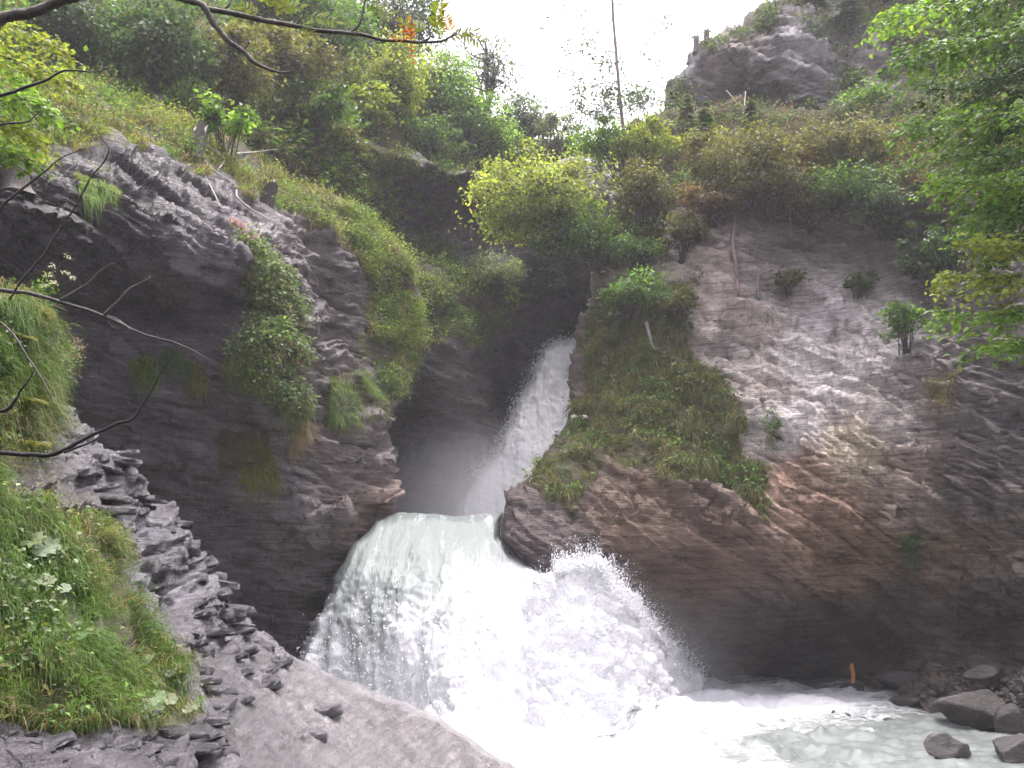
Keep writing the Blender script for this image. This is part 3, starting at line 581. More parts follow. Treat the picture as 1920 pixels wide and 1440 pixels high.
def crown_points(c, R, n_clump, flat=.65):
    v = unit(RNG.normal(size=(n_clump, 3))); r = RNG.random(n_clump)**.45
    v[:, 2] = np.where(v[:, 2] < -.5, v[:, 2]*.6, v[:, 2])
    return c+v*r[:, None]*np.asarray(R)*.86
def plant(name, label, cat, base, c, R, col, n_leaf=3000, leaf=.13, group=None, n_clump=None, trunk_r=.06, bark=(.09,.075,.06), open_=.2, stems=1, parts=('trunk', 'crown'), tw=.62, up=.9):
    """broad-leaved tree or shrub: tapered stem(s), limbs to every clump, leaves spread through the clumps"""
    base = np.asarray(base, float); c = np.asarray(c, float); R = np.asarray(R, float)
    e = link(name, None, None, base); e.empty_display_size = .2; tag(e, label, cat, group)
    if n_clump is None: n_clump = int(np.clip(n_leaf/60, 16, 110))
    cl = crown_points(c, R, n_clump); mb = MB(); top = c+A(0, 0, R[2]*.55)
    if stems == 1:
        tr = spline([base-A(0, 0, .3), base*.65+c*.35+RNG.normal(size=3)*.12*R, c, top], 10)
        tube(mb, tr, np.linspace(trunk_r, trunk_r*.22, 10), 7, bark, .12)
        for q in cl:
            k = int(np.clip(2+6.5*RNG.random(), 2, 8)); s0 = tr[k]; md = (s0+q)/2+RNG.normal(size=3)*.1*R+A(0, 0, .08*R[2])
            tube(mb, spline([s0, md, q], 6), np.linspace(trunk_r*.36, trunk_r*.08, 6), 4, bark)
    else:
        for q in cl:
            s0 = base+RNG.normal(size=3)*A(.12, .12, .02)*R.max(); md = s0*.45+q*.55+RNG.normal(size=3)*.08*R+A(0, 0, .1*R[2])
            tube(mb, spline([s0-A(0, 0, .15), md, q], 6), np.linspace(trunk_r*.5, trunk_r*.1, 6), 4, bark)
    mb.build(parts[0], M['bark'], e, True, base)
    w_ = RNG.random(n_clump)+.4; w_ /= w_.sum(); j = RNG.choice(n_clump, n_leaf, p=w_)
    cr = open_*R.mean()*(.6+.8*RNG.random(n_clump))
    o = RNG.normal(size=(n_leaf, 3))*cr[j][:, None]*A(.8, .8, .5); C = cl[j]+o
    outv = unit(C-c); ax = unit(outv*.7+RNG.normal(size=(n_leaf, 3))*.7+A(0, 0, -.35)); nr = A(0, 0, up)+outv*.5+RNG.normal(size=(n_leaf, 3))*.45
    cb = np.exp(RNG.normal(size=(n_clump, 1))*.3); L = leaf*(.65+.7*RNG.random(n_leaf))
    mb = MB(); leaves(mb, C, ax, nr, L, L*tw, np.clip(cvar(col, n_leaf, .22, .1)*cb[j], 0, .7)); mb.build(parts[1], M['leaf'], e, False, base)
    return e
def conifer(name, label, cat, base, h, r, col, group=None, trunk_r=.05, droop=.35, dens=1., bark=(.1,.08,.065)):
    base = np.asarray(base, float); e = link(name, None, None, base); tag(e, label, cat, group); mb = MB(); ml = MB()
    tr = base+np.c_[RNG.normal(size=(8, 2))*.02*h, np.linspace(-.2, h, 8)]; tube(mb, tr, np.linspace(trunk_r, trunk_r*.15, 8), 6, bark)
    nb = int(46*dens)
    for k in range(nb):
        f = RNG.random()**.8; z = h*(.12+.86*f); a = RNG.random()*6.283; ln = r*(1-f)*(.7+.5*RNG.random())+.08*r
        t = np.linspace(0, 1, 7)[:, None]; d = A(math.cos(a), math.sin(a), 0)
        p = base+A(0, 0, z)+d*ln*t+A(0, 0, -1)*droop*ln*t**1.6; tube(mb, p, np.linspace(trunk_r*.25, .006, 7), 3, bark)
        n = int(60*dens*(.4+ln/r)); u = RNG.random(n)[:, None]; q = base+A(0, 0, z)+d*ln*u+A(0, 0, -1)*droop*ln*u**1.6
        side = np.cross(d, A(0, 0, 1)); ax = d*.7+side*RNG.choice([-1, 1], n)[:, None]*.9+RNG.normal(size=(n, 3))*.25+A(0, 0, -.25)
        L = (.10+.22*(1-u[:, 0]))*r*(.6+.6*RNG.random(n))*.9+.05; leaves(ml, q+unit(ax)*L[:, None]*.4, ax, A(0, 0, 1)+RNG.normal(size=(n, 3))*.3, L, L*.28, cvar(col, n, .25))
    mb.build('trunk', M['bark'], e, True, base); ml.build('crown', M['leaf'], e, False, base); return e
def px_plant(name, label, cat, px, py, rx, ry, sh, col, by=None, bx=None, d=None, leaf=.13, dens=1., fwd=.35, **k):
    """size and place from the photograph; its root stands on the named rock sheet"""
    bx = px if bx is None else bx; by = py+ry if by is None else by
    b = on(sh, bx, by); dd = (b[1] if d is None else d)-fwd*rx*b[1]/F; c = P(px, py, dd); m = dd/F
    n = int(dens*2.6*3.14*rx*ry/(.31*(leaf/m)**2)); n = int(np.clip(n, 250, 13000))
    return plant(name, label, cat, b, c, (rx*m, rx*m*.8, ry*m), G[col] if isinstance(col, str) else col, n, leaf, **k)

# --- woods on the hillside: (label, px, py, rx, ry, colour, leaf, density, extra)
WOOD = 'trees and bushes of the wooded hillside'
woods = [
 ('dark green hazel at the top of the slope behind the bare twig',150,50,105,105,'deep',.15,1.1,{}),
 ('large dark leafy bush between the hazel and the olive bush',300,95,100,115,'deep',.15,1.1,{}),
 ('low dark bush spreading down the slope above the maple sapling',345,200,70,55,'mid',.14,1.,{}),
 ('shaded brown green bush behind the maple sapling',440,130,70,95,'olive',.13,.9,{}),
 ('tall olive yellow bush beside the drooping bare branch',545,120,85,85,'olive',.14,1.1,{}),
 ('rounded green bush beneath the olive yellow bush',585,205,75,55,'mid',.14,1.,{}),
 ('tall green tree at the top edge behind the rowan leaves',500,5,95,80,'mid',.16,1.,{}),
 ('green tree rising above the olive yellow bush',620,50,80,90,'mid',.17,1.,{}),
 ('dark tree on the skyline behind the orange rowan leaf',745,45,95,85,'blue',.17,.85,{}),
 ('yellow green tree with drooping sprays below the rowan branch',735,150,95,85,'yellow',.15,1.,{}),
 ('small yellow green maple hanging over the mossy brow',690,205,60,62,'yellow',.16,.9,{}),
 ('feathery light green larch in the wood beside the airy tree',830,175,70,95,'bright',.14,1.,{}),
 ('bushy light green tree below the airy skyline tree',880,235,85,65,'bright',.14,1.,{}),
 ('dark shrub leaning over the grassy brow above the cave',800,265,75,45,'mid',.13,1.,{}),
 ('pale green bush on the skyline right of the airy tree',985,225,55,55,'blue',.15,.75,{}),
 ('thin pale bush where the skyline dips lowest',1045,255,50,40,'pale',.15,.7,{}),
 ('green bush beside the larch on the brow',930,275,70,40,'mid',.13,.9,{}),
 ('olive bush on the slope between boulder and brow',640,270,70,45,'olive',.12,.8,{})]
for lb, x, y, rx, ry, c_, lf, dn, k in woods:
    rx *= 1.18; ry *= 1.15; dn *= 1.35; lf *= 1.45
    px_plant('broadleaf_tree' if ry > 70 else 'bush', lb, 'tree' if ry > 70 else 'bush', x, y, rx, ry, 'wooded_hillside', c_, leaf=lf, dens=dn, group=WOOD, stems=1 if ry > 70 else 2, trunk_r=.1, **k)
px_plant('broadleaf_tree','airy tree with sky showing through its crown on the skyline','tree',912,130,82,88,'wooded_hillside','blue',by=228,bx=908,leaf=.2,dens=.30,fwd=0,group=WOOD,trunk_r=.2,bark=(.07,.06,.07),open_=.2,n_clump=46)
px_plant('maple_sapling','bright green maple sapling beside the pale split stump','maple',424,222,58,66,'left_cliff','bright',by=292,leaf=.2,dens=1.2,trunk_r=.05,stems=2)
# --- the leaning tree over the gorge and its neighbours on the right ledge
px_plant('leaning_tree','yellow green tree leaning across the gorge above the slot','tree',1012,375,165,128,'right_cliff','yellow',by=500,bx=1135,d=41.5,leaf=.17,dens=1.15,trunk_r=.13,bark=(.06,.05,.045),open_=.16,n_clump=110)
px_plant('leaning_tree','green lower boughs of a tree hanging beside the slot','tree',1085,440,115,75,'right_cliff','mid',by=510,bx=1140,d=41,leaf=.17,dens=1.1,trunk_r=.1,n_clump=60,open_=.18)
px_plant('bush','silvery leaved bush on the dark rock left of the slot','bush',925,508,72,36,'gorge_back_wall','pale',leaf=.12,dens=.8,stems=2,trunk_r=.05)
px_plant('bush','grey green bush hanging in front of the slot','bush',1040,520,60,30,'gorge_back_wall','blue',by=520,bx=1000,leaf=.12,dens=.7,stems=2,trunk_r=.05)
LEDGE = 'bushes along the ledge of the right cliff'
for lb, x, y, rx, ry, c_, lf, dn in [
 ('green bush at the foot of the tall bare trunk',1130,270,62,45,'bright',.13,.9),('yellow leaved bush right of the tall bare trunk',1215,265,55,48,'yellow',.13,.9),
 ('dusky shrub over the earthy hollow under the bare trunk',1215,360,70,55,'olive',.12,.8),('brown green shrub below the small spruces',1400,300,95,60,'olive',.11,1.),
 ('rust coloured shrub hanging over the cliff edge',1500,305,62,34,'rust',.10,.9),('green and ochre shrub spilling over the ledge',1580,270,110,38,'olive',.11,1.),
 ('dark olive heathy shrub above the dead birch trunk',1440,350,100,45,'dolive',.10,.9),('green shrub under the ledge beside the green and ochre shrub',1610,345,90,38,'mid',.1,.9),
 ('green shrub on the mossy rib below the leaning tree',1195,548,92,42,'mid',.11,1.),('dark rounded shrub on the rib beside the pale rock',1275,565,48,36,'olive',.1,.9),
 ('leafy bush between the leaning tree and the pale rock',1200,465,62,40,'mid',.12,.9),('bright leafy bush growing from the dark rock crack',1700,610,48,62,'mid',.11,.8),
 ('small bush clinging above the pale scar',1610,525,48,28,'deep',.1,.8),('little bush at the root of the exposed branch',1480,525,42,25,'olive',.1,.7),
 ('dark bush in the shadowed corner under the beech',1745,480,70,60,'deep',.12,.9),('brown tangled shrub drooping over the wall beside the dead birch trunk',1335,375,62,40,'brown',.11,1.),('dark drooping shrub under the rust coloured shrub',1520,385,75,34,'dolive',.11,1.),('dusky shrub drooping at the shaded end of the ledge',1665,395,70,40,'deep',.11,1.),('olive tangle hanging where the ledge meets the pale rock',1285,440,48,40,'dolive',.11,1.),('yellowish shrub among the brown shrubs under the spruces',1330,290,60,45,'olive',.11,1.),('bush below the crag beside the mossy stones',1640,190,60,40,'bright',.13,.8)]:
    if y < 480: rx *= 1.2; ry *= 1.25
    px_plant('bush', lb, 'bush', x, y, rx, ry, 'right_cliff' if y > 200 else 'skyline_crag', c_, leaf=lf*1.35, dens=dn*1.3, stems=2, trunk_r=.05, group=LEDGE)
for lb, x, y, h, r, c_, sh in [
 ('small green spruce under the crag beside dead branches',1322,262,88,42,'mid','right_cliff'),('small grey green spruce beside the dead branches',1408,262,82,38,'blue','right_cliff'),
 ('young pale spruce on the skyline notch',1290,235,75,34,'pale','right_cliff'),('dark hanging spruce in the shade under the beech',1715,440,105,75,'spruce','right_cliff'),
 ('dark spruce at the top of the crag',1590,70,140,60,'spruce','skyline_crag'),('second dark spruce standing beside the mossy crag top',1530,30,120,45,'spruce','skyline_crag')]:
    b = on(sh, x, y); m = b[1]/F; conifer('spruce', lb, 'spruce', b, h*m, r*m, G[c_], 'small spruces on the right cliff')
# --- tall bare trunk against the sky, with thin leafage round it
e = link('tall_tree', None, None, on('right_cliff', 1178, 345)); tag(e, 'tall thin bare trunk with sparse foliage rising into the sky', 'tree'); b0 = np.array(e.location); D_ = b0[1]
mb = MB(); tp = spline([P(1178,350,D_),P(1172,270,D_),P(1163,190,D_),P(1156,110,D_),P(1149,20,D_),P(1142,-120,D_),P(1136,-300,D_)], 26); tube(mb, tp, np.linspace(.085,.045,26), 8, (.34,.26,.27), .14)
ml = MB()
for (x, y, rx, ry, n) in [(1120,175,55,40,420),(1135,130,22,30,150),(1075,100,20,16,60),(1100,70,22,22,70),(1095,35,40,30,40),(1205,165,45,42,420),(1180,190,50,30,260),(1225,100,30,40,50),(1130,200,40,18,220),(1060,135,14,10,25),(1015,50,14,40,18),(1250,70,22,40,30)]:
    kk = 6; cs = P(x+RNG.normal(size=kk)*rx*.6, y+RNG.normal(size=kk)*ry*.6, D_+RNG.normal(size=kk)*.8)
    c0 = cs.mean(0); s0 = tp[np.argmin(np.abs(tp[:, 2]-(c0[2]-.7)))]; md = (s0+c0)/2+A(0,0,-.1); tube(mb, spline([s0, md, c0], 8), np.linspace(.02,.007,8), 4, (.14,.11,.11))
    for q in cs: tube(mb, spline([md*.4+c0*.6, (c0+q)/2+A(0,0,.06), q], 5), np.linspace(.006,.003,5), 4, (.14,.11,.11))
    j = RNG.integers(0, kk, n); C = cs[j]+RNG.normal(size=(n, 3))*A(.28,.28,.2); L = .2*(.6+.6*RNG.random(n))
    leaves(ml, C, RNG.normal(size=(n, 3))+A(0,0,-.4), RNG.normal(size=(n, 3))*.6+A(0,-.4,.7), L, L*.5, cvar(G['blue'], n, .2))
mb.build('trunk', M['bark'], e, True, b0); ml.build('crown', M['leaf'], e, False, b0)

# --- ground cover
cover('hillside_undergrowth','tangled green undergrowth covering the wooded hillside','undergrowth','wooded_hillside',None,14000,(.4,.8),.05,('olive','mid','dry'),.2,.5,30000,(.2,.36),('mid','bright','olive','bright','deep'),.6,patch=.25)
cover('slope_grass','dry pinkish and green grass on the slope around the stumps','grass','left_cliff',[(-120,60),(120,100),(650,340),(700,420),(660,520),(560,420),(400,340),(220,310),(-120,290)],20000,(.3,.65),.022,('bright','dry','olive','dry','yellow'),.15,.75,9000,(.07,.14),('bright','mid','olive','yellow'),.3)
cover('brow_meadow','pale yellow green plants draping the slope right of the buttress','meadow plants','left_cliff',[(560,380),(690,400),(760,470),(800,640),(740,760),(680,680),(660,520)],11000,(.25,.5),.02,('yellow','bright','dry'),.35,.9,15000,(.06,.12),('yellow','bright','pale','yellow'),.25)
cover('gorge_plants','green and yellow plants covering the slope under the cave','ground cover','gorge_back_wall',None,9000,(.3,.6),.03,('olive','mid','moss'),.35,.9,18000,(.09,.17),('mid','olive','yellow','bright','deep'),.3)
cover('rib_grass','mossy olive grass and herbs hanging on the rib beside the falls','grass','right_cliff',[(1085,520),(1310,520),(1350,640),(1400,720),(1430,840),(1460,1000),(1340,960),(1260,940),(1130,910),(1040,970),(970,940),(1030,845),(1060,770)],28000,(.3,.75),.017,('olive','moss','brown','dolive','mid','moss','dry','olive'),.3,1.25,5000,(.1,.19),('mid','olive','deep','mid'),.22,gate=.5,patch=.8)
cover('ledge_heath','ochre and green heath on the ledge of the right cliff','heath','right_cliff',[(1150,180),(1330,160),(2040,100),(2040,340),(1750,380),(1560,370),(1400,380),(1280,400),(1250,510),(1110,520)],9000,(.25,.5),.025,('dolive','rust','brown','mid'),.35,.9,17000,(.11,.2),('dolive','rust','mid','brown','deep','mid'),.3)
cover('crag_plants','green herbs and moss on the crag beneath the spruces','ground cover','skyline_crag',None,5000,(.3,.5),.03,('dmoss','dolive','mid'),.3,.8,15000,(.16,.3),('mid','dmoss','deep','deep'),.4)
cover('bank_grass','long wet green grass growing on the near bank','grass','foreground_bank',None,42000,(.16,.4),.0065,('mid','olive','mid','bright','dolive','dry','deep','mid'),.25,.95,2600,(.03,.07),('mid','olive','deep','pale'),.1,patch=1.2)
# hanging gardens on the left cliff
cover('hanging_herbs','leafy herbs and grass hanging from the corner of the left overhang','hanging plants','left_cliff',[(425,440),(480,440),(548,560),(572,700),(580,800),(500,770),(440,700),(428,640),(480,600),(460,520)],9000,(.2,.5),.018,('olive','mid','dry','olive'),.4,1.2,9500,(.09,.17),('bright','pale','mid','pale'),.22,gate=.3)
for lb, pl, nb_, cs, nl in [('soft pale grass tuft growing on the rippled buttress',[(610,705),(720,690),(722,775),(620,805)],3500,('pale','bright','olive'),300),
    ('bright hanging grass clump below the near stump',[(150,300),(210,305),(222,370),(165,380)],1400,('bright','yellow'),0),
    ('small mossy tuft on the dark wall left of the hanging herbs',[(248,672),(292,672),(290,720),(255,715)],900,('moss','mid'),300),
    ('round dark green tuft on the wall ledge',[(304,652),(334,652),(332,678),(306,678)],500,('mid','deep'),100),
    ('narrow moss streak dripping down the dark wall',[(356,680),(386,680),(380,738),(362,738)],700,('moss','olive'),100),
    ('ochre moss clump low on the dark wall',[(440,815),(510,815),(512,890),(450,880)],1500,('moss','brown','dry'),200),
    ('little grass tuft at the wet corner edge',[(548,792),(578,792),(576,826),(552,826)],500,('dry','moss'),0),
    ('thin weeds on the pale scar below the roots',[(1440,790),(1470,790),(1465,830),(1445,830)],300,('olive','mid'),120),
    ('dark weeds in the crack of the right wall',[(1690,1000),(1725,1000),(1722,1060),(1696,1060)],500,('deep','olive'),150),
    ('ochre grass tuft hanging on the dark right wall',[(1745,715),(1800,715),(1795,770),(1752,770)],600,('moss','brown'),100)]:
    sh = 'left_cliff' if pl[0][0] < 900 else 'right_cliff'
    o = cover('grass_tuft', lb, 'grass tuft', sh, pl, nb_, (.2,.45), .016, cs, .45, 1.2, nl, (.06,.11), cs, .15, gate=-.5); o['kind'] = 'thing'; o['group'] = 'tufts on the cliff faces'

# ------------------------------------------------------------------ stones in and beside the pool
def stone_mesh(name, r, seed, mt, col, rough=.22, sub=4):
    import bmesh
    bm = bmesh.new(); bmesh.ops.create_icosphere(bm, subdivisions=sub, radius=1.0)
    V = np.array([v.co[:] for v in bm.verts]); T = np.array([[v.index for v in f.verts] for f in bm.faces]); bm.free()
    rg = np.random.default_rng(seed); pl = unit(rg.normal(size=(13, 3))); off = .5+.32*rg.random(13)
    for n_, o_ in zip(pl, off):                                   # broken faces
        h = V@n_-o_; V = V-np.where(h > 0, h, 0)[:, None]*n_*.985
    V = V*np.asarray(r); V = V+unit(V)*((fbm(V*2.2/np.mean(r)+seed, 4, seed)-.5)*rough*np.mean(r))[:, None]+unit(V)*((fbm(V*9/np.mean(r)+seed, 3, seed)-.5)*.06*np.mean(r))[:, None]
    c = np.tile(np.asarray(col, float), (len(V), 1))
    return mesh_from(name, V, [T], mt, {'col': c, 'veg': np.zeros(len(V))}, False)
BOULD = 'stones along the right edge of the pool'
for k, (lb, x, y, w_, h_, col, z0, rz) in enumerate([
  ('pale edged wedge shaped boulder standing in the shallow pool',1775,1396,84,52,(.2,.18,.175),.12,.3),
  ('dark boulder in the pool at the right edge of the wedge shaped boulder',1900,1400,90,58,(.1,.088,.085),.1,1.1),
  ('low flat dark stone breaking the foam before the orange post',1603,1290,50,18,(.06,.055,.055),.02,.2),
  ('small dark stone in the rapids nearest the spray',1545,1312,26,14,(.06,.055,.055),0,.8),
  ('flat brown stone awash in the middle of the shallows',1572,1336,46,16,(.1,.09,.085),-.02,.1),
  ('submerged stone just breaking the smooth water',1668,1349,34,10,(.08,.075,.07),-.05,.4),
  ('thin submerged stone left of the smooth water stone',1622,1347,44,8,(.08,.075,.07),-.06,.9),
  ('large brown boulder at the water edge under the dark wall',1832,1318,140,80,(.1,.085,.075),.25,.5),
  ('dark boulder leaning against the large brown boulder',1905,1345,70,60,(.085,.075,.072),.2,1.7),
  ('long slanting slab of rock at the head of the shingle',1722,1272,140,44,(.13,.12,.115),.25,.35),
  ('small angular stone on the shingle under the slanting slab',1760,1300,44,24,(.1,.085,.08),.2,.6),
  ('rounded stone wedged above the large brown boulder',1885,1288,60,40,(.085,.075,.07),.6,2.1),
  ('dark stone at the foot of the right wall',1850,1262,70,34,(.08,.07,.065),1.0,.9),
  ('brown stone on the shingle left of the large boulder',1700,1312,54,22,(.12,.1,.085),.1,1.4)]):
    d = wd(x, y+h_*.35, z0-.05); m = d/F; c = P(x, y, d)-A(0, 0, .16*h_*m)
    o = link('boulder', stone_mesh('boulder', (w_*.56*m, w_*.46*m, h_*.62*m), 500+k, M['stone'], np.array(col)*.5), None, c); o.rotation_euler = (0, 0, 0); tag(o, lb, 'boulder', BOULD)
# shingle bank: cobbles too many to count
def shingle():
    base = stone_mesh('cobble', (1, .85, .6), 900, None, (.1,.085,.075), .2, 1); V0 = np.empty(len(base.vertices)*3); base.vertices.foreach_get('co', V0); V0 = V0.reshape(-1, 3)
    T0 = np.array([p.vertices[:] for p in base.polygons]); mb = MB(); s = SHEETS['right_cliff']
    pl = [(1640,1268),(1760,1262),(1930,1255),(2040,1400),(1850,1375),(1740,1335),(1660,1300)]; i = np.flatnonzero(inpoly(s['px'], s['py'], pl)); i = RNG.choice(i, 700)
    for k in i:
        a = RNG.random()*6.28; sz = .05+.16*RNG.random()**2.5; R_ = np.array([[math.cos(a), -math.sin(a), 0], [math.sin(a), math.cos(a), 0], [0, 0, 1]])
        mb.add(s['V'][k]+s['N'][k]*sz*.25+(V0*sz*(.8+.4*RNG.random(3)))@R_.T, T0, None, cvar((.06,.052,.047), 1, .35, .08)[0])
    o = mb.build('shingle', M['stone']); return tag(o, 'dark shingle and cobbles under the right wall', 'shingle', None, 'stuff')
shingle()
# orange post in the rapids
mb = MB(); d = 33.2; pp = spline([P(1599,1300,d),P(1600,1262,d),P(1597,1252,d),P(1599,1244,d)], 8); tube(mb, pp, np.array([.06,.065,.07,.065,.07,.06,.06,.035]), 9, (.6,.22,.07), .2)
tag(mb.build('wooden_post', M['deadwood'], None, True, pp[0]), 'short orange wooden post standing in the rapids', 'post')

# ------------------------------------------------------------------ slabs of the near ledges, each one its own piece of the bank
bank = SHEETS['foreground_bank']['ob']
def slab_mesh(seed, mt):
    """one broken plate of slate: angular outline, nearly flat top, ragged edge (unit size)"""
    rg = np.random.default_rng(seed); k = rg.integers(4, 7); a = (np.arange(k)+rg.random(k)*.45)/k*6.283; r = .9+.25*rg.random(k)
    cr = np.c_[np.cos(a)*r, np.sin(a)*r*.85]; rim = []
    for i in range(k):
        for t in (.04, .2, .4, .6, .8, .96): rim.append(cr[i]*(1-t)+cr[(i+1) % k]*t+rg.normal(size=2)*.04)
    rim = np.array(rim); k = len(rim); rings = [(.93, -.5), (1.0, -.2), (.97, .25), (.95, .46)]; V = []
    for j, (s_, z) in enumerate(rings): V.append(np.c_[rim*s_+rg.normal(size=(k, 2))*.02, z+rg.normal(size=k)*.08*(0 < j)])
    V = np.r_[np.concatenate(V), [[0, 0, .55]], [[0, 0, -.5]]]; n = len(rings); Q = []; T = []
    for j in range(n-1):
        for i in range(k): Q.append([j*k+i, j*k+(i+1) % k, (j+1)*k+(i+1) % k, (j+1)*k+i])
    for i in range(k): T.append([(n-1)*k+i, (n-1)*k+(i+1) % k, n*k]); T.append([(i+1) % k, i, n*k+1])
    return mesh_from('rock_slab', V, [np.array(T), np.array(Q)], mt, {'col': np.tile(A(.13,.125,.133)*(.7+.7*rg.random()), (len(V), 1)), 'veg': np.zeros(len(V))})
SL = [slab_mesh(700+k, M['near']) for k in range(18)]
def put_slab(px, py, wpx, hpx, out):
    """a plate bedded into the bank; only its lip stands out of the slope"""
    sh = SHEETS['foreground_bank']; i = np.argmin((sh['px']-px)**2+(sh['py']-py)**2); p = sh['V'][i]; m = p[1]/F; W = wpx*m*.55
    h = unit(np.r_[A(.55, -.83)+.5*sh['N'][i][:2], 0.]); o = link('rock_slab', SL[random.randrange(18)], bank, p-h*W*(1-out))
    o.scale = (W*random.uniform(.95, 1.25), W, hpx*m*random.uniform(.9, 1.3)); o.rotation_euler = (random.gauss(.07, .025), random.gauss(.13, .03), math.atan2(h[1], h[0])+math.pi/2+random.gauss(0, .35)+random.choice((0, math.pi)))
ZONE = [(120,835),(200,850),(300,945),(365,1020),(400,1100),(450,1170),(545,1245),(640,1330),(690,1440),(0,1440),(0,1405),(200,1385),(330,1372),(392,1300),(330,1200),(285,1130),(265,1040),(110,935)]
cnt = 0
for y in np.arange(850, 1440, 15.):
    x = 0.+random.uniform(0, 40)
    while x < 690:
        if inpoly(np.array([x]), np.array([y]), ZONE)[0] and cnt < 270 and not (x > 420 and y > 1255): put_slab(x, y+random.gauss(0, 4), random.choice((60, 90, 120, 150, 190)), random.uniform(8, 17), random.choice((.02, .06, .12, .2))); cnt += 1
        x += random.uniform(30, 62)
for (x, y, w_, h_, o_) in [(325,985,150,22,.3),(345,1040,70,24,.45),(290,1060,90,24,.35),(400,1095,110,14,.3),(395,1215,80,26,.3),(610,1345,110,16,.15),(585,1385,130,18,.12),(500,1300,120,14,.1),(450,1275,110,14,.12)]: put_slab(x, y, w_, h_, o_)

# ------------------------------------------------------------------ near trees
def leafy_bough(mb, ml, pts, r0, n_tw, tw_len, n_lf, leaf, col, flat=.35, droop=.35, bark=(.06,.05,.045), start=.15):
    """a bough with alternate twigs lying in a flat spray, leaves along both sides of every twig"""
    p = spline(pts, 22); tube(mb, p, np.linspace(r0, r0*.15, 22), 6, bark); t = unit(np.gradient(p, axis=0))
    for k in range(n_tw):
        f = start+(1-start)*(k+RNG.random())/n_tw; i = min(int(f*21), 20); s0 = p[i]+(p[i+1]-p[i])*(f*21-i); d = t[i]
        side = unit(np.cross(d, A(0, 0, 1)))*(1 if k % 2 else -1); ln = tw_len*(1.15-.6*f)*(.6+.7*RNG.random())
        dr = unit(d*.75+side*(.8+.4*RNG.random())+RNG.normal(size=3)*flat*.5); u = np.linspace(0, 1, 7)[:, None]
        q = s0+dr*ln*u+A(0, 0, -1)*droop*ln*u**2; tube(mb, q, np.linspace(r0*.16+.002, .0015, 7), 4, bark)
        n = int(n_lf*(.5+ln/tw_len*.6)); v = RNG.random(n)[:, None]; c = s0+dr*ln*v+A(0, 0, -1)*droop*ln*v**2
        sd = unit(np.cross(dr, A(0, 0, 1)))*RNG.choice([-1, 1], n)[:, None]; ax = dr*.6+sd*.9+RNG.normal(size=(n, 3))*.3+A(0, 0, -.25)
        L = leaf*(.6+.7*RNG.random(n)); leaves(ml, c+unit(ax)*L[:, None]*.6+RNG.normal(size=(n, 3))*leaf*.5, ax, A(-.2, -.25, 1)+RNG.normal(size=(n, 3))*.42, L, L*.66, cvar(col, n, .25, .1))
# beech whose boughs reach in from the right; its trunk stands on the bank outside the view
b0 = P(2330, 1330, 17.5); e = link('beech_tree', None, None, b0); tag(e, 'beech boughs with glossy green leaves hanging in from the right side', 'tree'); mb = MB(); ml = MB()
tr = spline([b0-A(0,0,.6), b0+A(.1,0,4), b0+A(-.1,.2,9), b0+A(.1,0,15)], 16); tube(mb, tr, np.linspace(.28,.1,16), 10, (.12,.11,.1), .06)
for (pts, dd, col, n_tw, tl) in [
  ([(2330,-150),(2100,-110),(1900,-40),(1760,10),(1650,40)],15,'bright',24,.9),([(2330,-40),(2080,10),(1900,50),(1780,90),(1690,110)],14.5,'mid',26,.9),
  ([(2330,60),(2080,80),(1930,130),(1820,160),(1740,165)],15.5,'deep',24,.85),([(2330,130),(2100,160),(1950,200),(1820,225),(1705,240)],14,'mid',28,.9),
  ([(2330,180),(2100,210),(1960,260),(1860,290),(1770,290)],15.2,'mid',26,.85),([(2330,260),(2120,280),(1980,330),(1860,340),(1750,345)],14.4,'bright',26,.8),
  ([(2330,300),(2130,330),(1990,390),(1900,400),(1800,395)],15,'mid',24,.75),([(2330,380),(2150,400),(2010,440),(1910,455),(1830,455)],14,'yellow',22,.7),
  ([(2330,430),(2140,450),(2000,500),(1880,520),(1770,520)],14.2,'yellow',24,.75),([(2330,480),(2150,500),(2000,560),(1880,590),(1760,590)],14.6,'bright',26,.75),
  ([(2330,540),(2160,560),(2030,610),(1930,640),(1840,650)],14,'bright',20,.6),([(2330,20),(2150,60),(2010,130),(1920,180),(1860,240)],16,'deep',22,.9),([(2330,-220),(2100,-170),(1950,-90),(1850,-30),(1800,60)],16,'mid',24,1.),
  ([(2330,200),(2160,250),(2020,300),(1930,350),(1880,420)],16,'deep',20,.8)]+[([(2330,-260+k*52),(2150,-190+k*52),(2000,-120+k*52),(1900,-70+k*52),(1750+(k*53) % 110+9*max(0,k-6),-50+k*52)],16.6,('mid','deep','bright')[k % 3],26,.95) for k in range(11)]:
    q = [P(x, y, 17.5+(dd-17.5)*min(1, k/2.)) for k, (x, y) in enumerate(pts)]; leafy_bough(mb, ml, q, .03, int(n_tw*1.9), tl*1.1, 26, .105, G[col])
mb.build('trunk', M['bark'], e, True, b0); ml.build('crown', M['leaf'], e, False, b0)
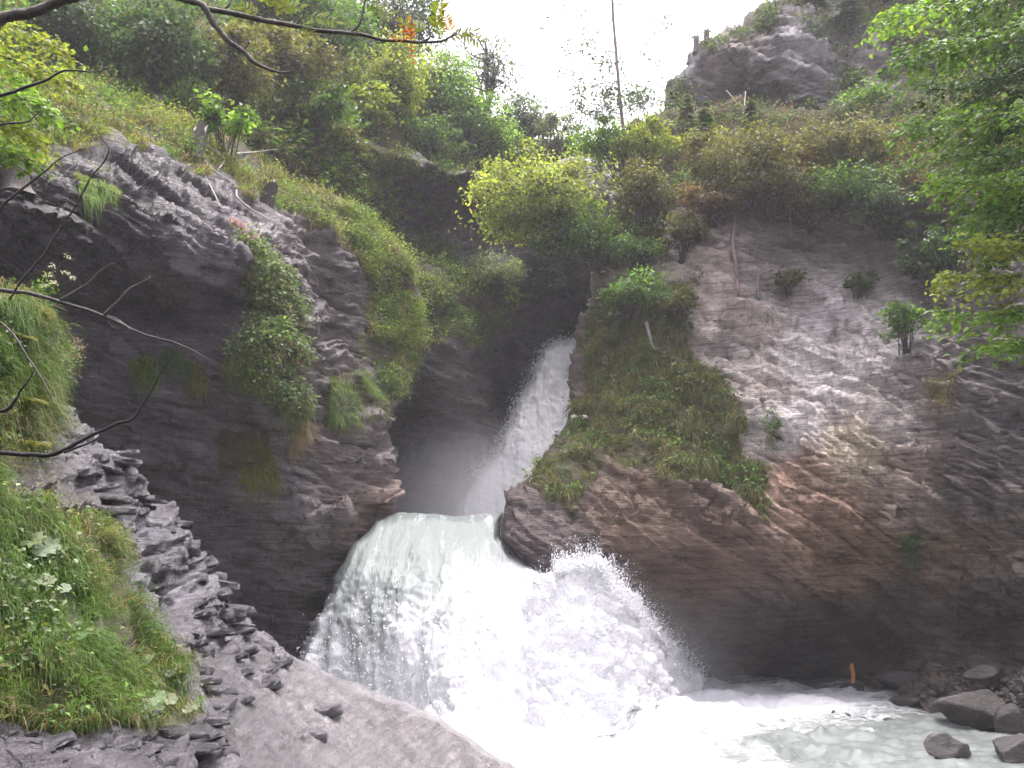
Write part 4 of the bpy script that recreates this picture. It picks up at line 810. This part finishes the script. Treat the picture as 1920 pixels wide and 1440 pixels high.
# yellow green tree at the upper left, trunk outside the view
b0 = P(-420, 560, 11.5); e = link('ash_tree', None, None, b0); tag(e, 'yellow green leafy boughs hanging in at the upper left corner', 'tree'); mb = MB(); ml = MB()
tr = spline([b0-A(0,0,1.2), b0+A(.1,0,2), b0+A(0,.1,5), b0+A(.3,0,9)], 12); tube(mb, tr, np.linspace(.2,.07,12), 9, (.11,.1,.085), .06)
for (pts, dd, col) in [([(-420,-40),(-200,-10),(-40,30),(60,60),(120,90)],12,'yellow'),([(-420,60),(-200,60),(-50,90),(50,120),(125,150)],11.5,'yellow'),([(-420,120),(-200,140),(-60,150),(30,180),(95,205)],11,'bright'),
  ([(-420,170),(-220,190),(-80,205),(10,230),(70,262)],11.5,'yellow'),([(-420,0),(-220,30),(-80,60),(0,110),(50,170)],12.5,'bright'),([(-420,250),(-230,240),(-100,250),(-10,275),(40,290)],11,'bright')]:
    q = [P(x, y, 11.5+(dd-11.5)*min(1, k/2.)) for k, (x, y) in enumerate(pts)]; leafy_bough(mb, ml, q, .02, 40, .6, 20, .085, G[col])
mb.build('trunk', M['bark'], e, True, b0); ml.build('crown', M['leaf'], e, False, b0)

# rowan: bare lichen-spotted boughs across the top with a few turning leaves; trunk stands left of the camera
b0 = A(-3.6, 3.4, 3.2); e = link('rowan_tree', None, None, b0); tag(e, 'bare rowan boughs with a few feathery yellow leaves across the top', 'tree')
mb = MB(); tube(mb, spline([b0-A(0,0,.6), b0+A(.1,0,1.5), b0+A(.2,0,3.2), b0+A(.3,-.1,5)], 12), np.linspace(.09,.05,12), 10, (.11,.1,.085), .05); mb.build('trunk', M['bark'], e, True, b0)
hub = b0+A(.22, 0, 3.4)
def bough(pts, d, r, parent, nm='bough', col=(.13,.115,.1), from_hub=False, seg=7):
    q = np.array([P(x, y, d if not hasattr(d, '__len__') else d[k]) for k, (x, y) in enumerate(pts)])
    if from_hub: q = np.r_[[hub], q]
    p = spline(q, 10*len(q)); p = p+(np.stack([fbm(p*9+k*5, 3, 60+k) for k in range(3)], -1)-.5)*r[0]*1.6
    m = MB(); tube(m, p, np.interp(np.linspace(0, 1, len(p)), np.linspace(0, 1, len(r)), r), seg, col, .12); return m.build(nm, M['deadwood'], parent, True, b0)
bough([(-120,62),(0,34),(60,22),(120,5),(170,-25)],3.2,[.03,.02,.019,.018,.016],e,from_hub=True)
bough([(120,-170),(260,-70),(330,-8),(380,20),(412,58),(455,95),(488,122),(512,134),(535,135),(553,131)],3.0,[.022,.017,.014,.012,.01,.009,.008,.006,.005,.003,.0025],e,from_hub=True)
CB = bough([(378,18),(440,26),(520,42),(600,58),(680,64),(740,77),(800,81),(832,77),(858,62)],3.0,[.009,.009,.008,.007,.006,.005,.0045,.004,.003],e)
for pts in ([(418,22),(432,8),(436,-12)],[(655,62),(675,45),(682,15),(688,-10)],[(455,95),(466,80),(462,66)],[(790,80),(805,72),(808,60)],[(474,36),(488,34),(498,20)],[(550,50),(562,40),(572,28)]):
    bough(pts, 3.0, [.0045,.0035,.002], CB, 'twig')
def rowan_leaf(px, py, ln, ang, col, d=3.0, n_pair=6):
    m = d/F; L = ln*m; a = math.radians(ang); ax = A(math.cos(a), -.25, math.sin(a)); sd = unit(np.cross(ax, A(0, -1, .35))); mm = MB(); o = P(px, py, d)
    p = o+np.linspace(0, 1, 7)[:, None]*ax*L+A(0, 0, -1)*(np.linspace(0, 1, 7)[:, None]**2)*L*.2; tube(mm, p, np.linspace(.0013,.0006,7), 4, col)
    for k in range(n_pair*2+1):
        f = .22+.75*(k//2)/n_pair; c = o+ax*L*f+A(0, 0, -1)*f*f*L*.2; s_ = 0 if k == n_pair*2 else (1 if k % 2 else -1); dr = unit(ax*(.45 if s_ else 1)+sd*s_*.9+RNG.normal(size=3)*.12); w_ = L*.34*(.8+.3*RNG.random())
        nn = unit(np.cross(dr, sd if abs(s_) < 1 else ax)); nn = nn if nn[2] > 0 else -nn; bt = np.cross(dr, nn); q = []
        for t, h in ((0, .02), (.25, .12), (.55, .14), (.8, .08), (1, 0)):
            b_ = c+dr*w_*t-nn*w_*.12*t*t; q += [b_-bt*w_*h, b_-nn*w_*.03*(h > .05), b_+bt*w_*h]
        Q = [[j*3+i, j*3+i+1, (j+1)*3+i+1, (j+1)*3+i] for j in range(4) for i in (0, 1)]; mm.add(q, None, Q, cvar(col, 1, .12)[0])
    return mm.build('leaf', M['leaf'], CB, False, b0)
for (x, y, ln, an, c_) in [(498,22,62,60,'yellow'),(505,20,66,10,'yellow'),(492,30,55,150,'yellow'),(500,12,50,100,'yellow'),(572,30,66,-8,'yellow'),(566,36,52,-60,'yellow'),(560,30,56,140,'yellow'),(686,8,66,-25,'yellow'),(684,4,60,30,'yellow'),(690,-5,52,-60,'bright'),(806,62,60,150,'yellow'),(812,58,66,75,'yellow'),(835,74,60,20,'yellow'),(856,64,50,-15,'yellow'),(826,74,52,100,'yellow'),(848,66,46,110,(.4,.24,.05))]:
    rowan_leaf(x, y, ln, an, G[c_] if isinstance(c_, str) else c_)
for (x, y, ln, an) in [(778,78,40,130),(772,78,44,95),(770,80,36,-80),(764,76,34,160)]: rowan_leaf(x, y, ln, an, (.5,.16,.04), n_pair=3)

# ------------------------------------------------------------------ bare branches in front of the left wall
def dead_branch(label, stems, d, col=(.05,.04,.045), name='bare_branch'):
    o0 = P(*stems[0][0][0], d if not hasattr(d, '__len__') else d[0]); ee = link(name, None, None, o0); tag(ee, label, 'branch')
    par = ee
    for k, (pts, r) in enumerate(stems):
        q = np.array([P(x, y, d) for x, y in pts]); p = spline(q, 8*len(q)); p = p+(np.stack([fbm(p*7+j*5, 3, 160+j+k) for j in range(3)], -1)-.5)*.03
        m = MB(); tube(m, p, np.interp(np.linspace(0, 1, len(p)), np.linspace(0, 1, len(r)), r), 6, col, .12); ob = m.build('stem' if k == 0 else 'twig', M['deadwood'], par, True, o0); par = ob if k == 0 else par
dead_branch('grey lichen spotted dead branch crossing in front of the dark overhang',[([(-330,640),(-160,570),(-20,545),(60,553),(150,575),(196,592),(262,626),(332,646),(392,672)],[.014,.012,.010,.009,.008,.007,.005,.0035,.002]),([(194,590),(214,566),(240,543),(278,518)],[.007,.006,.005,.003]),([(112,562),(160,530),(190,506),(216,494)],[.005,.004,.002]),([(200,592),(203,606),(215,616),(235,619)],[.004,.004,.003,.002]),([(196,592),(220,600),(248,622)],[.008,.006,.004])],4.2,(.09,.08,.08))
dead_branch('curved black twig sweeping up over the near ledges',[([(-300,900),(-120,862),(-20,848),(60,851),(120,845),(180,812),(212,793),(248,780),(282,735),(300,700),(318,668)],[.012,.011,.01,.009,.008,.006,.006,.005,.004,.003,.0015]),([(120,846),(150,836),(176,824),(196,808)],[.005,.004,.003,.0015]),([(-20,772),(14,765),(38,728),(62,694)],[.008,.007,.005,.002])],3.6,(.018,.015,.016))
dead_branch('thin dark twig hanging across the slate below the mossy stump',[([(20,560),(42,520),(85,476),(112,430),(140,388),(168,335),(202,284),(190,255),(174,232)],[.005,.0055,.0055,.005,.005,.004,.003,.002,.0012]),([(-30,415),(0,396),(60,338),(110,305),(158,280)],[.006,.006,.005,.003,.0015])],4.0,(.05,.042,.042))
dead_branch('thin dark twig over the yellow leaves at the upper left',[([(-120,220),(-20,188),(50,160),(95,146),(130,132),(170,134),(206,126)],[.008,.007,.006,.005,.004,.003,.0015]),([(-30,235),(20,228),(52,226),(78,206)],[.004,.004,.003,.0015])],3.6,(.05,.045,.045))
dead_branch('thin pale dead stem leaning through the ferns',[([(-60,555),(0,604),(32,640),(64,684),(86,724),(104,762)],[.008,.008,.007,.006,.005,.003]),([(44,642),(64,622),(84,604)],[.003,.002,.001])],6.5,(.13,.11,.1))

# ------------------------------------------------------------------ stumps and dead wood
def stump(label, px, py, h, r, sh, col, lean=(0, 0), split=.25, moss=False, name='tree_stump'):
    b = on(sh, px, py); m = b[1]/F; H = h*m; R = r*m; n, sg = 12, 14; t = np.linspace(0, 1, n); a = np.arange(sg)/sg*6.283
    Z, A_ = np.meshgrid(t, a, indexing='ij'); flare = 1+.5*np.exp(-Z*7); fl = 1+.16*np.sin(A_*5+1)+.1*np.sin(A_*9)
    top = split*(vn(np.stack([np.cos(a)*3.2, np.sin(a)*3.2, 0*a+h], -1), int(px))-.3)
    zz = Z*(H*(1+top[None]*1.4))-.25*H*(1-Z); V = np.stack([np.cos(A_)*R*flare*fl+lean[0]*m*Z**1.2, np.sin(A_)*R*flare*fl+lean[1]*m*Z, zz], -1).reshape(-1, 3); V += RNG.normal(size=V.shape)*R*.03
    i = (np.arange(n-1)*sg)[:, None]; k = np.arange(sg); k2 = (k+1) % sg; Q = np.stack([i+k, i+k2, i+sg+k2, i+sg+k], -1).reshape(-1, 4)
    ee = link(name, None, None, b); tag(ee, label, 'stump'); mm = MB(); mm.add(V, None, Q, col); bk = mm.build('bark', M['deadwood'], ee, False)
    mm = MB(); ring = V[(n-1)*sg:]; c = ring.mean(0)-A(0, 0, H*.08); mm.add(np.r_[ring*.97+c*.03, [c]], np.stack([k, k2, np.full(sg, sg)], -1), None, np.asarray(col)*1.5); mm.build('broken_top', M['deadwood'], bk)
    return ee
stump('pale grey split stump beside the bright maple sapling',364,298,46,13,'left_cliff',(.15,.13,.125),(8,0),.55)
stump('dark brown broken stump at the edge of the left cliff',500,378,46,13,'left_cliff',(.05,.04,.04),(9,0),.5)
stump('thick mossy topped stump overhanging the dark slate corner',38,328,62,24,'left_cliff',(.1,.085,.075),(-6,-4),.2)
stump('low rotten stump among the dry slope grass',290,205,22,9,'left_cliff',(.12,.09,.07),(3,0),.5)
for lb, x, y, h in [('short pale stump on the skyline rim of the crag',1304,88,24),('taller pale stump beside the short one on the crag rim',1325,74,20),('smallest stump low on the crag rim',1290,104,14)]: stump(lb, x, y, h, 5, 'skyline_crag', (.2,.17,.17), (2,0), .5)
def deadwood(label, cat, name, lines, sh, col, off=.12):
    o0 = on(sh, *lines[0][0][0]); ee = link(name, None, None, o0); tag(ee, label, cat)
    par = ee
    for k, (pts, r) in enumerate(lines):
        q = np.array([on(sh, x, y) for x, y in pts]); f = SHEETS[sh]['f']; q = np.array([P(x, y, v[1]-off-.12*(j % 2)) for j, ((x, y), v) in enumerate(zip(pts, q))]); p = spline(q, 7*len(q)); m_ = q[0][1]/F
        mm = MB(); tube(mm, p, np.interp(np.linspace(0, 1, len(p)), np.linspace(0, 1, len(r)), r)*m_, 6, col, .15); ob = mm.build('stem' if k == 0 else 'branch', M['deadwood'], par, True, o0); par = ob if k == 0 else par
deadwood('bleached dead branches trailing down from the pale stump','dead branch','fallen_branch',[([(378,262),(392,275),(420,297),(408,320)],[3,2.5,2,1.5]),([(380,300),(402,320),(440,348),(445,370),(470,392),(498,408)],[2.5,2.4,2,2,1.6,1]),([(384,270),(376,305),(390,340),(405,370),(412,388)],[2,1.8,1.6,1.4,1]),([(440,288),(480,285),(520,280)],[2.2,1.8,1.2]),([(480,330),(515,352),(545,365)],[2,1.6,1])],'left_cliff',(.36,.33,.32))
deadwood('thin pale sticks lying on the grass past the dark stump','dead branch','fallen_branch',[([(556,358),(590,372),(622,396)],[2,1.8,1.2]),([(590,372),(600,368),(612,369)],[1.6,1.4,1])],'left_cliff',(.36,.33,.3))
deadwood('fallen bleached logs among dry grass on the upper slope','log','fallen_log',[([(215,225),(250,228),(300,240)],[3,3,2.5]),([(260,244),(300,246)],[2.5,2])],'left_cliff',(.3,.26,.24))
deadwood('snapped birch trunk with peeling red and white bark hanging down the wall','dead trunk','dead_birch_trunk',[([(1379,384),(1377,420),(1374,455),(1379,490),(1382,528)],[2.6,3.4,3.6,3.4,2.6]),([(1382,525),(1384,545),(1386,560)],[3.6,4,2])],'right_cliff',(.25,.18,.17),.3)
deadwood('pale exposed root forking down the weathered wall','root','exposed_root',[([(1466,500),(1440,508),(1423,520),(1421,548),(1430,572),(1445,592),(1450,606)],[1.4,2,2.6,2.8,2.4,1.6,.9]),([(1423,545),(1416,565),(1414,585),(1408,602)],[1.8,1.4,1.2,.7]),([(1428,570),(1424,588),(1430,608)],[1.5,1,.7]),([(1440,585),(1434,600),(1436,612)],[1,.9,.6])],'right_cliff',(.2,.19,.195),.1)
deadwood('bleached dead branches between the two small spruces','dead branch','fallen_branch',[([(1358,196),(1375,190),(1390,180),(1396,168)],[1.8,1.6,1.2,.7]),([(1362,170),(1374,184),(1382,196)],[1.4,1.2,.8]),([(1398,172),(1396,195),(1394,215)],[1.4,1.2,.8])],'right_cliff',(.22,.2,.195),.5)
deadwood('grey hanging rootlets under the shrub beside the dead birch trunk','root','exposed_root',[([(1345,290),(1352,310),(1346,335),(1338,362)],[1.5,1.4,1.2,.8]),([(1350,292),(1362,318),(1356,345)],[1.4,1.2,.8]),([(1340,300),(1330,325),(1318,350),(1310,372)],[1.4,1.2,1,.7]),([(1356,300),(1372,330),(1368,350)],[1.3,1.1,.7])],'right_cliff',(.25,.23,.22),.9)
deadwood('slender leaning dead stem below the brown shrubs','dead branch','fallen_branch',[([(1540,333),(1560,345),(1592,374)],[1.6,1.6,1]),([(1478,385),(1482,420),(1482,445)],[1.4,1.2,.8])],'right_cliff',(.3,.28,.28),.5)
deadwood('dark bare branch leaning across in front of the slot','dead branch','fallen_branch',[([(1000,535),(1018,520),(1040,495)],[2,1.8,1.2]),([(1010,505),(1030,502),(1055,492)],[1.4,1.2,.8])],'gorge_back_wall',(.2,.17,.17),.8)
deadwood('small weathered snag on the mossy rib below the shrub','dead branch','fallen_branch',[([(1212,606),(1218,630),(1226,655),(1238,652)],[4,3.4,2.4,1.2]),([(1168,595),(1160,604),(1140,615)],[2.4,2,1.4])],'right_cliff',(.17,.15,.145),.3)

# ------------------------------------------------------------------ flowers, butterbur and ferns
def flower_patch(label, sh, spots, col, n_each, r, stem=.5, fl=.05, group=None, leafc='bright', name='flowering_plant'):
    b = on(sh, *spots[0]); ee = link(name, None, None, b); tag(ee, label, 'flowers', group); mL = MB()
    for (x, y) in spots:
        ms = MB(); mh = MB(); p = on(sh, x, y+10); m = p[1]/F; c = P(x, y, p[1]-.25); tube(ms, spline([p, (p+c)/2+RNG.normal(size=3)*.03, c], 5), np.linspace(.006, .003, 5)*max(1, p[1]/12), 4, G['olive'])
        q = c+RNG.normal(size=(n_each, 3))*A(r, r, r*.6)*m; leaves(mh, q, RNG.normal(size=(n_each, 3)), RNG.normal(size=(n_each, 3))*.6+A(0, -.5, 1), fl*(.6+.8*RNG.random(n_each)), fl*.7, cvar(col, n_each, .2, .05))
        q = (p+c)/2+RNG.normal(size=(14, 3))*A(8, 8, 6)*m; leaves(mL, q, RNG.normal(size=(14, 3)), RNG.normal(size=(14, 3))*.4+A(0, -.2, 1), 7*m, 4*m, cvar(G[leafc], 14))
        st_ = ms.build('stem', M['blade'], ee, False, b); mh.build('flower_head', M['petal'], st_, False, b)['kind'] = 'stuff'
    mL.build('foliage', M['leaf'], ee, False, b)['kind'] = 'stuff'; return ee
flower_patch('pink flower heads above the hanging herbs of the overhang corner','left_cliff',[(440,415),(452,424),(462,440),(470,452),(482,446),(490,458),(478,462)],(.5,.3,.48),60,6,fl=.09)
flower_patch('few pink flowers lower on the hanging herbs','left_cliff',[(540,548),(548,552),(518,606)],(.45,.28,.42),30,4,fl=.08)
flower_patch('white seed heads standing behind the near grass','foreground_bank',[(98,498),(92,515),(102,530),(130,482),(136,520),(82,535),(122,512)],(.6,.57,.55),22,4.5,fl=.02)
flower_patch('dry brown umbel of a plant leaning over the near ledge','foreground_bank',[(138,655),(146,640),(152,650),(130,668),(112,675),(150,668)],(.42,.33,.28),34,5,fl=.02)
flower_patch('white umbel heads on the edge of the rib beside the upper fall','right_cliff',[(1076,781),(1096,781)],(.75,.74,.68),50,3,fl=.06)
flower_patch('white umbel heads below the shrub on the rib','right_cliff',[(1143,589),(1160,588)],(.75,.74,.68),40,2.4,fl=.06)
def big_leaf(mm_name, parent, c, r, nr, col, base):
    """round lobed leaf with a notch, dished, on its own stalk"""
    nr = unit(np.asarray(nr, float)); u = unit(np.cross(nr, A(.3, 1, .2))); v = np.cross(nr, u); k = 18; a = np.linspace(.25, 6.03, k); rr = r*(.9+.12*np.sin(a*7)+RNG.normal(size=k)*.05)
    V = [c-nr*r*.12]; V += [c+(u*math.cos(t)+v*math.sin(t))*q*.55-nr*r*.02+nr*RNG.normal()*r*.03 for t, q in zip(a, rr)]; V += [c+(u*math.cos(t)+v*math.sin(t))*q+nr*(r*.02+RNG.normal()*r*.06) for t, q in zip(a, rr)]
    T = [[0, i+1, i+2] for i in range(k-1)]; Q = [[i+1, k+i+1, k+i+2, i+2] for i in range(k-1)]; mm = MB(); mm.add(V, T, Q, col); s_ = c-A(0, 0, r*1.2)-nr*r*.3
    tube(mm, spline([s_, (s_+c)/2+A(0, .02, 0), c-nr*r*.12], 5), [.004]*5, 4, col); return mm.build('leaf', M['leaf'], parent, True, base)
for lb, lv in [('clump of round pale butterbur leaves high in the near grass',[(62,1012,24),(88,1022,26),(112,1030,20),(76,1032,18),(100,1012,16)]),('single round grey green butterbur leaf above the ledge',[(272,1238,18)]),('small cluster of butterbur leaves low in the near grass',[(275,1322,20),(296,1306,18),(318,1310,16),(290,1330,18),(262,1328,14)]),('two grey butterbur leaves in the middle of the grass',[(90,1088,16),(120,1102,14),(152,1192,13)]),('small bright leaf rosette beside the lowest ledge',[(362,1322,13),(375,1312,12),(352,1330,11)]),('pair of small round leaves under the seed heads',[(330,1250,13),(318,1262,10)])]:
    b = on('foreground_bank', lv[0][0], lv[0][1]); ee = link('butterbur_plant', None, None, b); tag(ee, lb, 'plant', 'butterbur among the near grass')
    for (x, y, r) in lv:
        p = on('foreground_bank', x, y+8); m = p[1]/F; big_leaf('leaf', ee, P(x, y, p[1]-.16), r*m, A(RNG.normal()*.25, -.55, .8), cvar((.2,.26,.14), 1, .15)[0], b)
def fern(label, px, py, n, ln, col='olive'):
    b = on('foreground_bank', px, py); ee = link('fern', None, None, b); tag(ee, label, 'fern', 'ferns on the near bank'); m = b[1]/F
    for k in range(n):
        a = math.radians(-150+300*(k+RNG.random()*.6)/n); d = unit(A(math.sin(a), -.5*abs(math.cos(a))-.2, .75)); L = ln*m*(.7+.5*RNG.random()); t = np.linspace(0, 1, 20)[:, None]; p = b+d*L*t+A(0, 0, -1)*L*.55*t**2; mm = MB(); tube(mm, p[::3], np.linspace(.003,.001,7), 4, G[col]); sd = unit(np.cross(d, A(0, 0, 1)))
        for s_ in (-1, 1):
            q = p[2:]; w_ = L*.24*np.sin(np.linspace(.25, 1, 18)*3.0)+.01; leaves(mm, q+sd*s_*w_[:, None]*.5, sd*s_+d*.35+RNG.normal(size=(18, 3))*.06, np.tile(A(0, -.3, 1), (18, 1)), w_, L*.05, cvar(G[col], 18, .12))
        mm.build('frond', M['leaf'], ee, False, b)
for lb, x, y, n, l_ in [('large fern arching from the left edge of the near bank',15,770,7,95),('smaller fern below the large one',40,850,6,90),('fern at the top of the bank behind the pale stem',20,650,6,85),('fern beside the white seed heads',60,600,5,60)]: fern(lb, x, y, n, l_)

# ------------------------------------------------------------------ air: faint moisture haze in the whole gorge
def haze():
    lo, hi = A(-60, -6, -3), A(70, 90, 50); V = np.array([[(lo, hi)[i][0], (lo, hi)[j][1], (lo, hi)[k][2]] for i in (0, 1) for j in (0, 1) for k in (0, 1)])
    Q = np.array([[0,1,3,2],[4,6,7,5],[0,4,5,1],[2,3,7,6],[0,2,6,4],[1,5,7,3]]); m, t, o = mat('haze'); v = N(t, 'ShaderNodeVolumePrincipled'); t.links.new(v.outputs[0], o.inputs['Volume'])
    v.inputs['Density'].default_value = .0008; v.inputs['Color'].default_value = (.96, .95, 1, 1); v.inputs['Anisotropy'].default_value = .3
    return tag(link('haze', mesh_from('haze', V, [Q], m)), 'thin pale moisture haze filling the gorge', 'haze', None, 'stuff')
haze()
